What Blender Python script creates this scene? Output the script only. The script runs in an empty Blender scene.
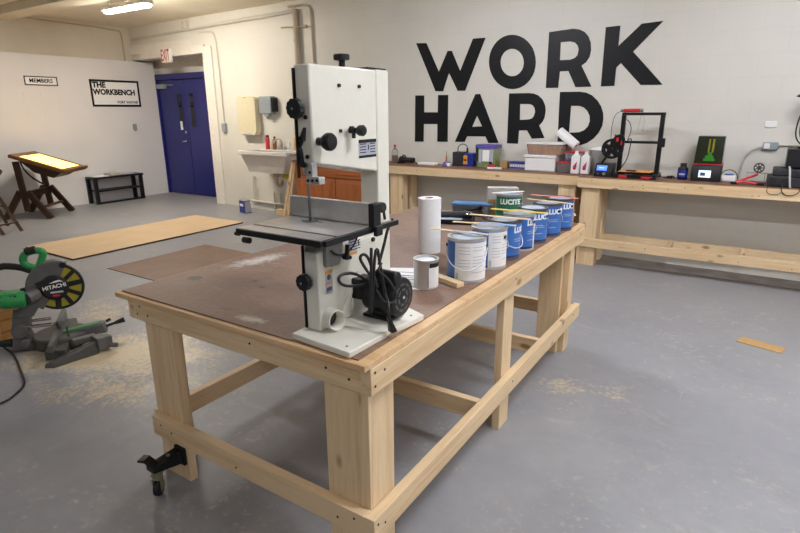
import bpy, bmesh, math, random
from mathutils import Vector, Matrix
random.seed(7)
SC = bpy.context.scene
COL = SC.collection
PI = math.pi
R = math.radians

# ------------------------------------------------------------------ materials
def lin(h):
    h = h.lstrip('#')
    o = []
    for i in (0, 2, 4):
        c = int(h[i:i + 2], 16) / 255
        o.append(c / 12.92 if c <= .04045 else ((c + .055) / 1.055) ** 2.4)
    return (*o, 1)

class NT:
    """tiny node helper"""
    def __init__(s, name):
        s.m = bpy.data.materials.new(name)
        s.m.use_nodes = True
        s.t = s.m.node_tree
        s.b = s.t.nodes['Principled BSDF']
    def n(s, kind, **kw):
        nd = s.t.nodes.new(kind)
        for k, v in kw.items():
            if k in nd.inputs.keys():
                nd.inputs[k].default_value = v
            else:
                setattr(nd, k, v)
        return nd
    def l(s, a, b):
        s.t.links.new(a, b)
    def coord(s, scale=(1, 1, 1), rnd=False):
        tc = s.n('ShaderNodeTexCoord')
        mp = s.n('ShaderNodeMapping')
        mp.inputs['Scale'].default_value = scale
        s.l(tc.outputs['Object'], mp.inputs['Vector'])
        if rnd:
            oi = s.n('ShaderNodeObjectInfo')
            mu = s.n('ShaderNodeMath', operation='MULTIPLY')
            mu.inputs[1].default_value = 37.0
            s.l(oi.outputs['Random'], mu.inputs[0])
            s.l(mu.outputs[0], mp.inputs['Location'])
        return mp.outputs[0]
    def noise(s, vec, scale, detail=4, rough=.5, dist=0):
        nd = s.n('ShaderNodeTexNoise')
        nd.inputs['Scale'].default_value = scale
        nd.inputs['Detail'].default_value = detail
        nd.inputs['Roughness'].default_value = rough
        nd.inputs['Distortion'].default_value = dist
        s.l(vec, nd.inputs['Vector'])
        return nd.outputs['Fac']
    def ramp(s, fac, stops):
        nd = s.n('ShaderNodeValToRGB')
        el = nd.color_ramp.elements
        while len(el) < len(stops):
            el.new(.5)
        for e, (p, c) in zip(el, stops):
            e.position = p
            e.color = c if not isinstance(c, str) else lin(c)
        s.l(fac, nd.inputs['Fac'])
        return nd.outputs['Color']
    def mix(s, fac, a, b, mode='MIX'):
        nd = s.n('ShaderNodeMix', data_type='RGBA', blend_type=mode)
        for sock, v in ((nd.inputs[0], fac), (nd.inputs[6], a), (nd.inputs[7], b)):
            if hasattr(v, 'links'):
                s.l(v, sock)
            else:
                sock.default_value = v
        return nd.outputs[2]
    def bump(s, h, strength=.2, dist=.01):
        nd = s.n('ShaderNodeBump')
        nd.inputs['Strength'].default_value = strength
        nd.inputs['Distance'].default_value = dist
        s.l(h, nd.inputs['Height'])
        s.l(nd.outputs[0], s.b.inputs['Normal'])
    def math(s, op, a, b=None, clamp=False):
        nd = s.n('ShaderNodeMath', operation=op)
        nd.use_clamp = clamp
        for i, v in enumerate((a, b)):
            if v is None:
                continue
            if hasattr(v, 'links'):
                s.l(v, nd.inputs[i])
            else:
                nd.inputs[i].default_value = v
        return nd.outputs[0]

def flat(name, col, rough=.5, metal=0, spec=.5, var=.06, scale=30, bump=0, trans=0, alpha=1, coat=0):
    t = NT(name)
    c = lin(col)
    v = t.coord((1, 1, 1))
    f = t.noise(v, scale, 3)
    lo = tuple(x * (1 - var) for x in c[:3]) + (1,)
    hi = tuple(min(1, x * (1 + var)) for x in c[:3]) + (1,)
    t.l(t.ramp(f, [(.3, lo), (.7, hi)]), t.b.inputs['Base Color'])
    t.b.inputs['Roughness'].default_value = rough
    t.b.inputs['Metallic'].default_value = metal
    t.b.inputs['Specular IOR Level'].default_value = spec
    t.b.inputs['Transmission Weight'].default_value = trans
    t.b.inputs['Alpha'].default_value = alpha
    t.b.inputs['Coat Weight'].default_value = coat
    if bump:
        t.bump(f, bump, .002)
    return t.m

def emit(name, col, strength):
    t = NT(name)
    t.b.inputs['Base Color'].default_value = lin(col)
    t.b.inputs['Emission Color'].default_value = lin(col)
    t.b.inputs['Emission Strength'].default_value = strength
    return t.m

def wood(name, light, dark, axis, knot='#7a5230', rough=.55, fine=1.0, knots=True):
    t = NT(name)
    sc = [9.0, 9.0, 9.0]
    sc['XYZ'.index(axis)] = .55
    v = t.coord(tuple(sc), rnd=True)
    a = t.noise(v, 1.2, 5, .6, .6)
    b = t.noise(v, 9 * fine, 3, .6, .2)
    f = t.math('ADD', t.math('MULTIPLY', a, .7), t.math('MULTIPLY', b, .3))
    c = t.ramp(f, [(.36, dark), (.5, light), (.66, dark)])
    oi = t.n('ShaderNodeObjectInfo')
    tint = t.ramp(oi.outputs['Random'], [(0, (.9, .88, .86, 1)), (1, (1.0, 1.0, 1.0, 1))])
    c = t.mix(1.0, c, tint, 'MULTIPLY')
    if knots:
        s2 = [7.0, 7.0, 7.0]
        s2['XYZ'.index(axis)] = 3.4
        vo = t.n('ShaderNodeTexVoronoi')
        vo.inputs['Scale'].default_value = 1.0
        t.l(t.coord(tuple(s2), rnd=True), vo.inputs['Vector'])
        k = t.ramp(vo.outputs['Distance'], [(.08, (1, 1, 1, 1)), (.15, (0, 0, 0, 1))])
        c = t.mix(t.math('MULTIPLY', k, .75), c, lin(knot))
    t.l(c, t.b.inputs['Base Color'])
    t.b.inputs['Roughness'].default_value = rough
    t.bump(b, .08, .002)
    return t.m

M = {}
for ax in 'XYZ':
    M['pine' + ax] = wood('pine_' + ax, '#e5cba2', '#d2b286', ax)
    M['ply' + ax] = wood('ply_edge_' + ax, '#d8b68a', '#c39a6b', ax, knots=False)
M['stick'] = wood('stick_wood', '#ead6ae', '#dcc193', 'X', knots=False)
M['stickyellow'] = flat('yellow_paint_stick', '#e6d24a', .5)
M['stickpink'] = flat('pink_paint_stick', '#e88a7e', .5)
M['stickblue'] = flat('blue_paint_smear', '#8db0dc', .5)
M['darkwood'] = wood('dark_stained_oak', '#4a2e1a', '#311c0e', 'Z', knots=False, rough=.4)
M['darkwoodX'] = wood('dark_stained_oak_rail', '#4a2e1a', '#311c0e', 'X', knots=False, rough=.4)
M['frameoak'] = wood('oak_frame', '#85592a', '#68431d', 'X', knots=False, rough=.4)
M['cabwood'] = wood('cherry_cabinet', '#b0683a', '#96532b', 'X', knots=False, rough=.35)
M['cabwoodZ'] = wood('cherry_cabinet_door', '#b0683a', '#96532b', 'Z', knots=False, rough=.35)
M['crate'] = wood('orange_pine', '#d09a58', '#b67c3e', 'Y')

def hardboard(name, base, dark, scuff=.5):
    t = NT(name)
    v = t.coord((1, 1, 1))
    a = t.noise(v, 2.2, 6, .65, .4)
    g = t.noise(v, 60, 3)
    c = t.ramp(a, [(.3, dark), (.6, base)])
    w = t.coord((2.2, 9, 1))
    s = t.ramp(t.noise(w, 1.6, 6, .7, 1.2), [(.62, (0, 0, 0, 1)), (.82, (1, 1, 1, 1))])
    c = t.mix(t.math('MULTIPLY', s, scuff), c, lin('#b8a595'))
    d = t.ramp(t.noise(v, 7, 2, .5), [(.70, (0, 0, 0, 1)), (.74, (1, 1, 1, 1))])
    c = t.mix(t.math('MULTIPLY', d, .35), c, lin('#4a3a30'))
    c = t.mix(.12, c, t.ramp(g, [(.3, (0, 0, 0, 1)), (.7, (1, 1, 1, 1))]), 'OVERLAY')
    t.l(c, t.b.inputs['Base Color'])
    t.b.inputs['Roughness'].default_value = .56
    t.bump(g, .05, .001)
    return t
_h = hardboard('table_hardboard', '#866a56', '#6f5443', .5)
# a white plaster smear on the top behind the saw
def smear(t, loc, rot, size, col, lo=.44, gain=6.0, freq=9, op=.8):
    """a stain with its own ragged outline on a board"""
    mp = t.n('ShaderNodeMapping'); mp.vector_type = 'TEXTURE'
    mp.inputs['Location'].default_value = loc
    mp.inputs['Rotation'].default_value = (0, 0, rot)
    mp.inputs['Scale'].default_value = (size[0], size[1], 1)
    t.l(t.coord((1, 1, 1)), mp.inputs['Vector'])
    ln = t.n('ShaderNodeVectorMath', operation='LENGTH')
    t.l(mp.outputs[0], ln.inputs[0])
    nz = t.noise(t.coord((freq, freq, 1)), 2.0, 8, .75, 1.2)
    edge = t.math('SUBTRACT', t.math('ADD', nz, t.math('MULTIPLY', t.math('SUBTRACT', 1.0, ln.outputs['Value']), .55)), lo + .1)
    f = t.math('MULTIPLY', t.math('MULTIPLY', edge, gain, True), t.math('MULTIPLY', t.math('SUBTRACT', 1.0, ln.outputs['Value'], True), 4.0, True), True)
    old = t.b.inputs['Base Color'].links[0].from_socket
    t.l(t.mix(t.math('MULTIPLY', f, op), old, lin(col)), t.b.inputs['Base Color'])
smear(_h, (-.50, -.57, .854), 1.40, (.27, .10), '#dcd6cf', .56, 3.2, 9, .75)
smear(_h, (.07, -1.138, .854), .1, (.11, .04), '#cfc3b4', .54, 3.5, 14, .7)
smear(_h, (-.515, -.93, .854), .3, (.04, .035), '#4a4540', .4, 8, 20)
smear(_h, (-.257, -.822, .854), .3, (.018, .012), '#3c3632', .3, 8, 20)
smear(_h, (-.169, -.864, .854), .3, (.016, .012), '#3c3632', .3, 8, 20)
M['hardboard'] = _h.m
M['benchboard'] = hardboard('bench_hardboard', '#7d5a45', '#66473a', .2).m
M['floorboard'] = hardboard('floor_hardboard', '#7e6049', '#6c503c', .25).m
M['mdf'] = flat('tan_board', '#c8ad88', .6, var=.06, scale=3)

def floor_mat():
    t = NT('painted_concrete')
    v = t.coord((1, 1, 1))
    a = t.noise(v, .55, 6, .6, .5)
    b = t.noise(v, 4.5, 6, .65)
    c = t.ramp(a, [(.32, '#838387'), (.55, '#909092'), (.75, '#9c9b9b')])
    c = t.mix(.35, c, t.ramp(b, [(.3, '#7c7c80'), (.7, '#a3a2a2')]))
    # worn, sandy scuffs
    w = t.ramp(t.noise(t.coord((1, 1.6, 1)), 2.3, 9, .72, .8), [(.58, (0, 0, 0, 1)), (.70, (1, 1, 1, 1))])
    c = t.mix(t.math('MULTIPLY', w, .32), c, lin('#b9ae9e'))
    sp = t.ramp(t.noise(v, 26, 5, .7), [(.56, (0, 0, 0, 1)), (.68, (1, 1, 1, 1))])
    sm = t.ramp(t.noise(v, 1.4, 4, .6), [(.42, (0, 0, 0, 1)), (.62, (1, 1, 1, 1))])
    c = t.mix(t.math('MULTIPLY', t.math('MULTIPLY', sp, sm), .55), c, lin('#c2b6a2'))
    # scratches
    s = t.ramp(t.noise(t.coord((14, .8, 1)), 2.0, 3, .5, .4), [(.735, (0, 0, 0, 1)), (.76, (1, 1, 1, 1))])
    c = t.mix(t.math('MULTIPLY', s, .35), c, lin('#c2b394'))
    # sawdust: drifts round the saw and patches in front of the bench
    tot = None
    for (x, y, rx, ry, k) in ((-3.4, 1.75, .95, .6, 1.0), (-3.05, 1.9, .6, .45, .8), (-2.95, 1.5, .6, .35, .7),
                              (-2.75, 1.75, .6, .35, .6), (-.65, 2.85, .46, .34, .5), (-.1, 2.4, .8, .5, .16), (-4.3, 2.2, .6, .5, .5),
                              (.3, 3.4, .9, .5, .16), (-.3, 4.6, .9, .5, .2), (-.1, 1.9, .5, .4, .12)):
        mp = t.n('ShaderNodeMapping'); mp.vector_type = 'TEXTURE'
        mp.inputs['Location'].default_value = (x + 2.7, y - .975, 0)
        mp.inputs['Rotation'].default_value = (0, 0, .5)
        mp.inputs['Scale'].default_value = (rx, ry, 1)
        t.l(v, mp.inputs['Vector'])
        ln = t.n('ShaderNodeVectorMath', operation='LENGTH')
        t.l(mp.outputs[0], ln.inputs[0])
        q = t.math('MULTIPLY', t.math('SUBTRACT', 1.0, ln.outputs['Value'], True), k)
        tot = q if tot is None else t.math('MAXIMUM', tot, q)
    n = t.noise(v, 3.2, 9, .78, .6)
    g = t.noise(v, 38, 4, .7)
    f = t.math('ADD', t.math('MULTIPLY', tot, 1.15), t.math('MULTIPLY', t.math('SUBTRACT', n, .5), 2.6))
    f = t.math('ADD', f, t.math('MULTIPLY', t.math('SUBTRACT', g, .5), 1.6))
    f = t.math('MULTIPLY', t.math('SUBTRACT', f, .34, True), 2.0, True)
    f = t.math('MULTIPLY', f, t.math('MULTIPLY', tot, 4.0, True))
    c = t.mix(t.math('MULTIPLY', f, .88), c, lin('#cfbb93'))
    t.l(c, t.b.inputs['Base Color'])
    r = t.ramp(b, [(.3, (.36, .36, .36, 1)), (.7, (.52, .52, .52, 1))])
    t.l(r, t.b.inputs['Roughness'])
    t.bump(b, .06, .004)
    return t.m
M['floor'] = floor_mat()

def block_wall(name, c1, c2, horiz):
    """painted concrete block: shallow joints, slight mottling"""
    t = NT(name)
    tc = t.n('ShaderNodeTexCoord')
    sp = t.n('ShaderNodeSeparateXYZ'); t.l(tc.outputs['Object'], sp.inputs[0])
    cb = t.n('ShaderNodeCombineXYZ')
    t.l(sp.outputs[horiz], cb.inputs[0]); t.l(sp.outputs['Z'], cb.inputs[1])
    br = t.n('ShaderNodeTexBrick')
    br.inputs['Color1'].default_value = br.inputs['Color2'].default_value = (1, 1, 1, 1)
    br.inputs['Mortar'].default_value = (0, 0, 0, 1)
    br.inputs['Scale'].default_value = 1.0
    br.inputs['Brick Width'].default_value = .405
    br.inputs['Row Height'].default_value = .203
    br.inputs['Mortar Size'].default_value = .004
    br.inputs['Mortar Smooth'].default_value = .7
    t.l(cb.outputs[0], br.inputs['Vector'])
    v = t.coord((1, 1, 1))
    a = t.noise(v, .9, 5, .6)
    g = t.noise(v, 45, 4)
    c = t.ramp(a, [(.3, c2), (.7, c1)])
    c = t.mix(t.math('MULTIPLY', t.math('SUBTRACT', 1, br.outputs['Color']), .08), c, lin('#857f76'))
    t.l(c, t.b.inputs['Base Color'])
    t.b.inputs['Roughness'].default_value = .5
    h = t.math('ADD', t.math('MULTIPLY', br.outputs['Color'], .6), t.math('MULTIPLY', g, .35))
    t.bump(h, .22, .004)
    return t.m
M['wallX'] = block_wall('white_block_wall', '#dcd9ce', '#d3cfc3', 'X')
M['wallY'] = block_wall('cream_block_wall', '#d8cebd', '#cdc2ae', 'Y')
M['ceiling'] = flat('ceiling_paint', '#e6dcc6', .7, var=.05, scale=2)
M['panel'] = flat('white_panel', '#dfdcda', .55, var=.02, scale=2)
M['greywall'] = flat('grey_painted_wall', '#97938b', .7)
M['portdark'] = flat('painted_port_shade', '#3a3936', .7)
M['trimwhite'] = flat('cream_trim', '#e3ded3', .5)
M['gutter'] = flat('dirty_concrete', '#77706a', .7, var=.25, scale=5, bump=.2)
M['navy'] = flat('navy_door_paint', '#23266f', .35, var=.08)
M['doorglass'] = flat('dark_glass', '#12131c', .1)
M['letter'] = flat('black_gloss_lettering', '#101113', .45, spec=.3, var=.35, scale=60, bump=.25)
M['black'] = flat('black_plastic', '#131416', .42, spec=.35)
M['blackmetal'] = flat('black_metal', '#121213', .4, spec=.35)
M['rubber'] = flat('black_rubber', '#141414', .65)
M['cream'] = flat('cream_enamel', '#dad7c9', .3, var=.015, coat=.2)
M['cast'] = flat('ground_cast_iron', '#b5b0ab', .3, metal=.6, var=.12, scale=12)
M['alu'] = flat('cast_aluminium', '#c4c4c2', .35, metal=.7)
M['chrome'] = flat('bright_steel', '#d0d0d0', .2, metal=1)
M['steel'] = flat('brushed_tin', '#c9cac8', .32, metal=.75)
M['darksteel'] = flat('dark_steel', '#6a6a6b', .4, metal=.8)
M['labelgrey'] = flat('printed_label_grey', '#a7a9b4', .45)
M['labelink'] = flat('label_ink', '#4e5058', .5)
M['orange'] = flat('warning_orange', '#d9922f', .5)
M['red'] = flat('red_plastic', '#c3272f', .4)
M['blue'] = flat('blue_can_print', '#3a6bb2', .35, var=.03)
M['darkblue'] = flat('dark_blue_print', '#1f2f8c', .4)
M['navyband'] = flat('navy_base_band', '#1d2b5c', .4)
M['zinc'] = flat('zinc_plated_steel', '#a6a58e', .35, metal=.8)
M['trunniongrey'] = flat('grey_casting', '#8b8884', .4, metal=.3)
M['edgeshade'] = flat('painted_edge_shadow', '#4a3524', .7)
M['wire'] = flat('pale_wire', '#d9dadb', .35, metal=.4)
M['green'] = flat('green_can_print', '#2c7a58', .4)
M['sawgreen'] = flat('saw_green', '#2a8c47', .4)
M['sawgrey'] = flat('saw_grey_casting', '#5c5a57', .5, var=.15, scale=20)
M['sawdark'] = flat('saw_dark_casting', '#45433f', .55, var=.2, scale=20)
M['yellow'] = flat('yellow_guard', '#a89a2e', .35, trans=.0)
M['white'] = flat('white_paper', '#efeeeb', .7, var=.02)
M['whiteplastic'] = flat('white_plastic', '#e6e4e0', .4, var=.02)
M['print'] = flat('grey_print', '#b9bcc2', .6)
M['paint'] = flat('wet_white_paint', '#e9ecef', .25)
M['paintsmear'] = flat('grey_blue_paint_smear', '#b3bfcc', .45, var=.2, scale=25)
M['pinkcup'] = flat('pale_pink_plastic', '#e3c6bd', .4)
M['cardboard'] = flat('cardboard', '#b08c58', .75)
M['greybox'] = flat('grey_card_box', '#b7b2ab', .7)
M['clear'] = flat('clear_plastic', '#e8eaec', .15, trans=.85)
M['lidblue'] = flat('blue_translucent_lid', '#5c9bdc', .3, trans=.3)
M['purple'] = flat('purple_plastic', '#5d4fa0', .4)
M['lime'] = flat('lime_green', '#a8c22c', .5)
M['redfill'] = flat('dark_red_contents', '#6e2c30', .6)
M['orangefill'] = flat('orange_contents', '#dd9a55', .7, var=.2, scale=14)
M['darkfill'] = flat('dark_contents', '#24272b', .6, var=.3, scale=20)
M['brown'] = flat('brown_contents', '#9a6434', .6)
M['beige'] = flat('beige_enamel', '#d8cfae', .35)
M['greydisp'] = flat('grey_dispenser', '#8f989c', .35)
M['sink'] = flat('sink_plastic', '#d6d3cc', .4)
M['pipe'] = flat('painted_pipe', '#cdc7ba', .45)
M['pipetan'] = flat('tan_painted_pipe', '#b7a98f', .5)
M['lemon'] = flat('lemon_label', '#d4c94c', .5)
M['tube'] = emit('unseen_tube', '#f3f5ff', 152)
M['tuberear'] = emit('unseen_rear_tube', '#f3f5ff', 95)
M['tubewarm'] = emit('warm_fluorescent_tube', '#fff6e9', 260)
M['lightglass'] = None
M['screen'] = emit('blue_lcd', '#4a74ff', 1.6)
M['whitescreen'] = emit('touch_screen', '#cfe0ee', .9)
M['exitface'] = flat('exit_face', '#ece6dc', .5)
M['exitred'] = flat('exit_red', '#a3242a', .5)
M['resinlid'] = flat('dark_orange_lid', '#1e2411', .2)
M['resingreen'] = flat('green_glow_paint', '#2f7a22', .2)
M['resinyellow'] = flat('yellow_glow_paint', '#7d7416', .2)
M['cordblack'] = flat('black_cord', '#1c1c1d', .5)
M['cordgrey'] = flat('grey_cord', '#b9b7b2', .5)
M['sawdust'] = flat('pale_sawdust', '#d2bf98', .9, var=.15, scale=40)

# ------------------------------------------------------------------ mesh building
ORG = {}

class MB:
    def __init__(s, T=None):
        s.bm = bmesh.new()
        s.T = T
    def _v(s, p):
        p = Vector(p)
        return s.bm.verts.new(s.T @ p if s.T else p)
    def _f(s, vs):
        try:
            s.bm.faces.new(vs)
        except ValueError:
            pass
    def box(s, x0, x1, y0, y1, z0, z1):
        v = [s._v((x, y, z)) for z in (z0, z1) for y in (y0, y1) for x in (x0, x1)]
        for q in ((0, 2, 3, 1), (4, 5, 7, 6), (0, 1, 5, 4), (2, 6, 7, 3), (0, 4, 6, 2), (1, 3, 7, 5)):
            s._f([v[i] for i in q])
        return s
    def hexa(s, b, t):
        """solid between a bottom quad and a top quad (same order)"""
        n = len(b)
        vb = [s._v(p) for p in b]; vt = [s._v(p) for p in t]
        s._f(vb[::-1]); s._f(vt)
        for i in range(n):
            j = (i + 1) % n
            s._f([vb[i], vb[j], vt[j], vt[i]])
        return s
    def obox(s, c, size, ax=None, rz=0):
        """box centred at c; ax = 3x3 of local axes as columns, or rotation rz about z"""
        A = ax if ax is not None else Matrix.Rotation(rz, 3, 'Z')
        c = Vector(c)
        pts = []
        for sz in (-1, 1):
            for sx, sy in ((-1, -1), (1, -1), (1, 1), (-1, 1)):
                pts.append(c + A @ Vector((sx * size[0] / 2, sy * size[1] / 2, sz * size[2] / 2)))
        return s.hexa(pts[:4], pts[4:])
    def beam(s, a, b, w, h, up=(0, 0, 1)):
        """board from a to b, w across (horizontal), h along up"""
        a, b = Vector(a), Vector(b)
        d = (b - a)
        L = d.length
        d.normalize()
        u = Vector(up)
        side = d.cross(u).normalized()
        u2 = side.cross(d).normalized()
        A = Matrix((d, side, u2)).transposed()
        return s.obox((a + b) / 2, (L, w, h), A)
    def cyl(s, a, b, r, r2=None, n=24, cap=True):
        a, b = Vector(a), Vector(b)
        r2 = r if r2 is None else r2
        d = (b - a).normalized()
        u = d.orthogonal().normalized(); w = d.cross(u)
        A, B = [], []
        for i in range(n):
            q = 2 * PI * i / n
            e = u * math.cos(q) + w * math.sin(q)
            A.append(s._v(a + e * r)); B.append(s._v(b + e * r2))
        for i in range(n):
            j = (i + 1) % n
            s._f([A[i], A[j], B[j], B[i]])
        if cap:
            s._f(A[::-1]); s._f(B)
        return s
    def lathe(s, prof, c=(0, 0, 0), axis=(0, 0, 1), n=32, a0=0, a1=2 * PI):
        """prof: (radius, height) list turned about axis through c"""
        c = Vector(c); d = Vector(axis).normalized()
        if abs(d.z) > .99:
            u = Vector((1, 0, 0)); w = Vector((0, 1, 0)) * (1 if d.z > 0 else -1)
        else:
            u = Vector((0, 0, 1)).cross(d).normalized(); w = d.cross(u)
        full = abs(a1 - a0 - 2 * PI) < 1e-6
        m = n if full else n + 1
        rings = []
        for (r, h) in prof:
            if r < 1e-6:
                rings.append([s._v(c + d * h)])
            else:
                rings.append([s._v(c + d * h + (u * math.cos(a0 + (a1 - a0) * i / n) + w * math.sin(a0 + (a1 - a0) * i / n)) * r) for i in range(m)])
        for P, Q in zip(rings, rings[1:]):
            for i in range(n):
                j = (i + 1) % m
                if len(P) == 1 and len(Q) == 1:
                    continue
                if len(P) == 1:
                    s._f([P[0], Q[i], Q[j]])
                elif len(Q) == 1:
                    s._f([P[i], P[j], Q[0]])
                else:
                    s._f([P[i], P[j], Q[j], Q[i]])
        return s
    def tube(s, pts, r, n=8, smooth=0):
        pts = [Vector(p) for p in pts]
        for _ in range(smooth):
            q = [pts[0]]
            for a, b in zip(pts, pts[1:]):
                q += [a.lerp(b, .25), a.lerp(b, .75)]
            pts = q + [pts[-1]]
        rings = []
        u = None
        for i, p in enumerate(pts):
            d = (pts[min(i + 1, len(pts) - 1)] - pts[max(i - 1, 0)])
            if d.length < 1e-9:
                d = Vector((0, 0, 1))
            d.normalize()
            u = d.orthogonal() if u is None else u - d * u.dot(d)
            if u.length < 1e-6:
                u = d.orthogonal()
            u.normalize(); w = d.cross(u)
            rings.append([s._v(p + (u * math.cos(2 * PI * k / n) + w * math.sin(2 * PI * k / n)) * r) for k in range(n)])
        for A, B in zip(rings, rings[1:]):
            for i in range(n):
                j = (i + 1) % n
                s._f([A[i], A[j], B[j], B[i]])
        s._f(rings[0][::-1]); s._f(rings[-1])
        return s
    def prism(s, pts, o, u, v, n, d):
        """2-D outline pts in axes u, v at o, extruded d along n"""
        o, u, v, n = Vector(o), Vector(u), Vector(v), Vector(n)
        b = [o + u * x + v * y for x, y in pts]
        return s.hexa(b, [p + n * d for p in b])
    def sph(s, c, r, sc=(1, 1, 1), n=16):
        c = Vector(c)
        prof = [(max(0, r * math.sin(PI * i / n)), -r * math.cos(PI * i / n)) for i in range(n + 1)]
        m = MB(); m.lathe(prof, n=n * 2)
        off = {}
        for vv in m.bm.verts:
            off[vv] = s._v(c + Vector((vv.co.x * sc[0], vv.co.y * sc[1], vv.co.z * sc[2])))
        for f in m.bm.faces:
            s._f([off[q] for q in f.verts])
        m.bm.free()
        return s
    def build(s, name, mat, parent=None, bevel=0, ang=35, seg=2):
        me = bpy.data.meshes.new(name)
        bmesh.ops.recalc_face_normals(s.bm, faces=s.bm.faces)
        xs = [v.co for v in s.bm.verts]
        if parent is None:
            o = Vector(((min(p.x for p in xs) + max(p.x for p in xs)) / 2, (min(p.y for p in xs) + max(p.y for p in xs)) / 2, min(p.z for p in xs)))
        else:
            o = ORG[parent.name]
        bmesh.ops.translate(s.bm, verts=s.bm.verts, vec=-o)
        s.bm.to_mesh(me); s.bm.free()
        for p in me.polygons:
            p.use_smooth = True
        me.set_sharp_from_angle(angle=R(ang))
        me.materials.append(mat if not isinstance(mat, str) else M[mat])
        ob = bpy.data.objects.new(name, me)
        COL.objects.link(ob)
        if parent is None:
            ob.location = o
        else:
            ob.parent = parent
        ORG[ob.name] = o
        if bevel:
            b = ob.modifiers.new('bevel', 'BEVEL')
            b.width = bevel; b.segments = seg; b.limit_method = 'ANGLE'; b.angle_limit = R(40)
        return ob

def tag(o, label=None, cat=None, group=None, kind=None):
    if label: o['label'] = label
    if cat: o['category'] = cat
    if group: o['group'] = group
    if kind: o['kind'] = kind
    return o

def thing(name, label, cat, loc, group=None):
    o = bpy.data.objects.new(name, None)
    o.empty_display_size = .05
    COL.objects.link(o)
    o.location = loc
    ORG[o.name] = Vector(loc)
    return tag(o, label, cat, group)

def struct(name, mb, mat, parent=None, bevel=0):
    o = mb.build(name, mat, parent, bevel)
    if parent is None:
        o['kind'] = 'structure'
    return o

def copy_thing(root, loc, label, group=None, rz=0):
    """a copy of a thing, its parts and their sub-parts"""
    def dup(o, par):
        c = o.copy(); COL.objects.link(c); ORG[c.name] = ORG[o.name]
        if par: c.parent = par
        for ch in o.children:
            dup(ch, c)
        return c
    c = dup(root, None)
    c.location = loc; c.rotation_euler.z = rz
    c['label'] = label
    if group: c['group'] = group
    return c

def raw_text(txt, size, bold=0, extrude=.0006, align='CENTER', space=1):
    cu = bpy.data.curves.new('t', 'FONT')
    cu.body = txt; cu.size = size; cu.extrude = extrude; cu.offset = bold
    cu.align_x = align; cu.align_y = 'CENTER'; cu.space_character = space
    cu.resolution_u = 3
    ob = bpy.data.objects.new('t', cu); COL.objects.link(ob)
    dg = bpy.context.evaluated_depsgraph_get(); dg.update()
    me = bpy.data.meshes.new_from_object(ob.evaluated_get(dg))
    bpy.data.objects.remove(ob); bpy.data.curves.remove(cu)
    return me

def text(txt, size, o, u, v, name, mat, parent, bold=0, extrude=.0006, align='CENTER', fn=None, sx=1, space=1):
    """lettering in the plane o + u*x + v*y (fn overrides the placing)"""
    me = raw_text(txt, size, bold, extrude, align, space)
    mb = MB()
    o, u, v = Vector(o), Vector(u).normalized(), Vector(v).normalized()
    n = u.cross(v)
    vs = []
    for q in me.vertices:
        x, y, z = q.co
        x *= sx
        vs.append(mb._v(fn(x, y, z) if fn else o + u * x + v * y + n * z))
    for p in me.polygons:
        mb._f([vs[i] for i in p.vertices])
    bpy.data.meshes.remove(me)
    return mb.build(name, mat, parent)

def shape(loops, fn, extrude, name, mat, parent):
    """flat outline (first loop) with holes, thickened by extrude; fn maps (x, y, z) to world"""
    cu = bpy.data.curves.new('s', 'CURVE')
    cu.dimensions = '2D'; cu.fill_mode = 'BOTH'; cu.extrude = extrude
    for lp in loops:
        sp = cu.splines.new('POLY'); sp.points.add(len(lp) - 1)
        for p, (x, y) in zip(sp.points, lp):
            p.co = (x, y, 0, 1)
        sp.use_cyclic_u = True
    ob = bpy.data.objects.new('s', cu); COL.objects.link(ob)
    dg = bpy.context.evaluated_depsgraph_get(); dg.update()
    me = bpy.data.meshes.new_from_object(ob.evaluated_get(dg))
    bpy.data.objects.remove(ob); bpy.data.curves.remove(cu)
    mb = MB()
    vs = [mb._v(fn(*q.co)) for q in me.vertices]
    for p in me.polygons:
        mb._f([vs[i] for i in p.vertices])
    bpy.data.meshes.remove(me)
    return mb.build(name, mat, parent)

def arc(cx, cy, rx, ry, a0, a1, n):
    return [(cx + rx * math.cos(R(a0 + (a1 - a0) * i / n)), cy + ry * math.sin(R(a0 + (a1 - a0) * i / n))) for i in range(n + 1)]

UNSEEN_LIGHTS = [(.4, 1.75), (3.0, 1.75), (-2.7, 4.0), (.4, 3.9), (3.4, 3.9), (.6, -1.7), (3.3, -1.7), (-4.6, -1.7)]  # unseen fixtures; back and rear rows added to lift wall, fronts and floor
M['lightpanel'] = emit('light_table_glass', '#ffc664', 4.5)

# ------------------------------------------------------------------ the room
CEIL = 3.07
def Yw(x):                      # the back wall runs very slightly out of square
    return 6.072 - .0277 * x
WU = Vector((1, -.0277, 0)).normalized(); WN = Vector((-.0277, -1, 0)).normalized(); UP = Vector((0, 0, 1))
def wallbox(mb, x0, x1, z0, z1, d0, d1):
    """block on the back wall between d0 and d1 in front of its face"""
    b = [Vector((x, Yw(x), 0)) + WN * d for x, d in ((x0, d0), (x1, d0), (x1, d1), (x0, d1))]
    return mb.hexa([q + UP * z0 for q in b], [q + UP * z1 for q in b])

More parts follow.
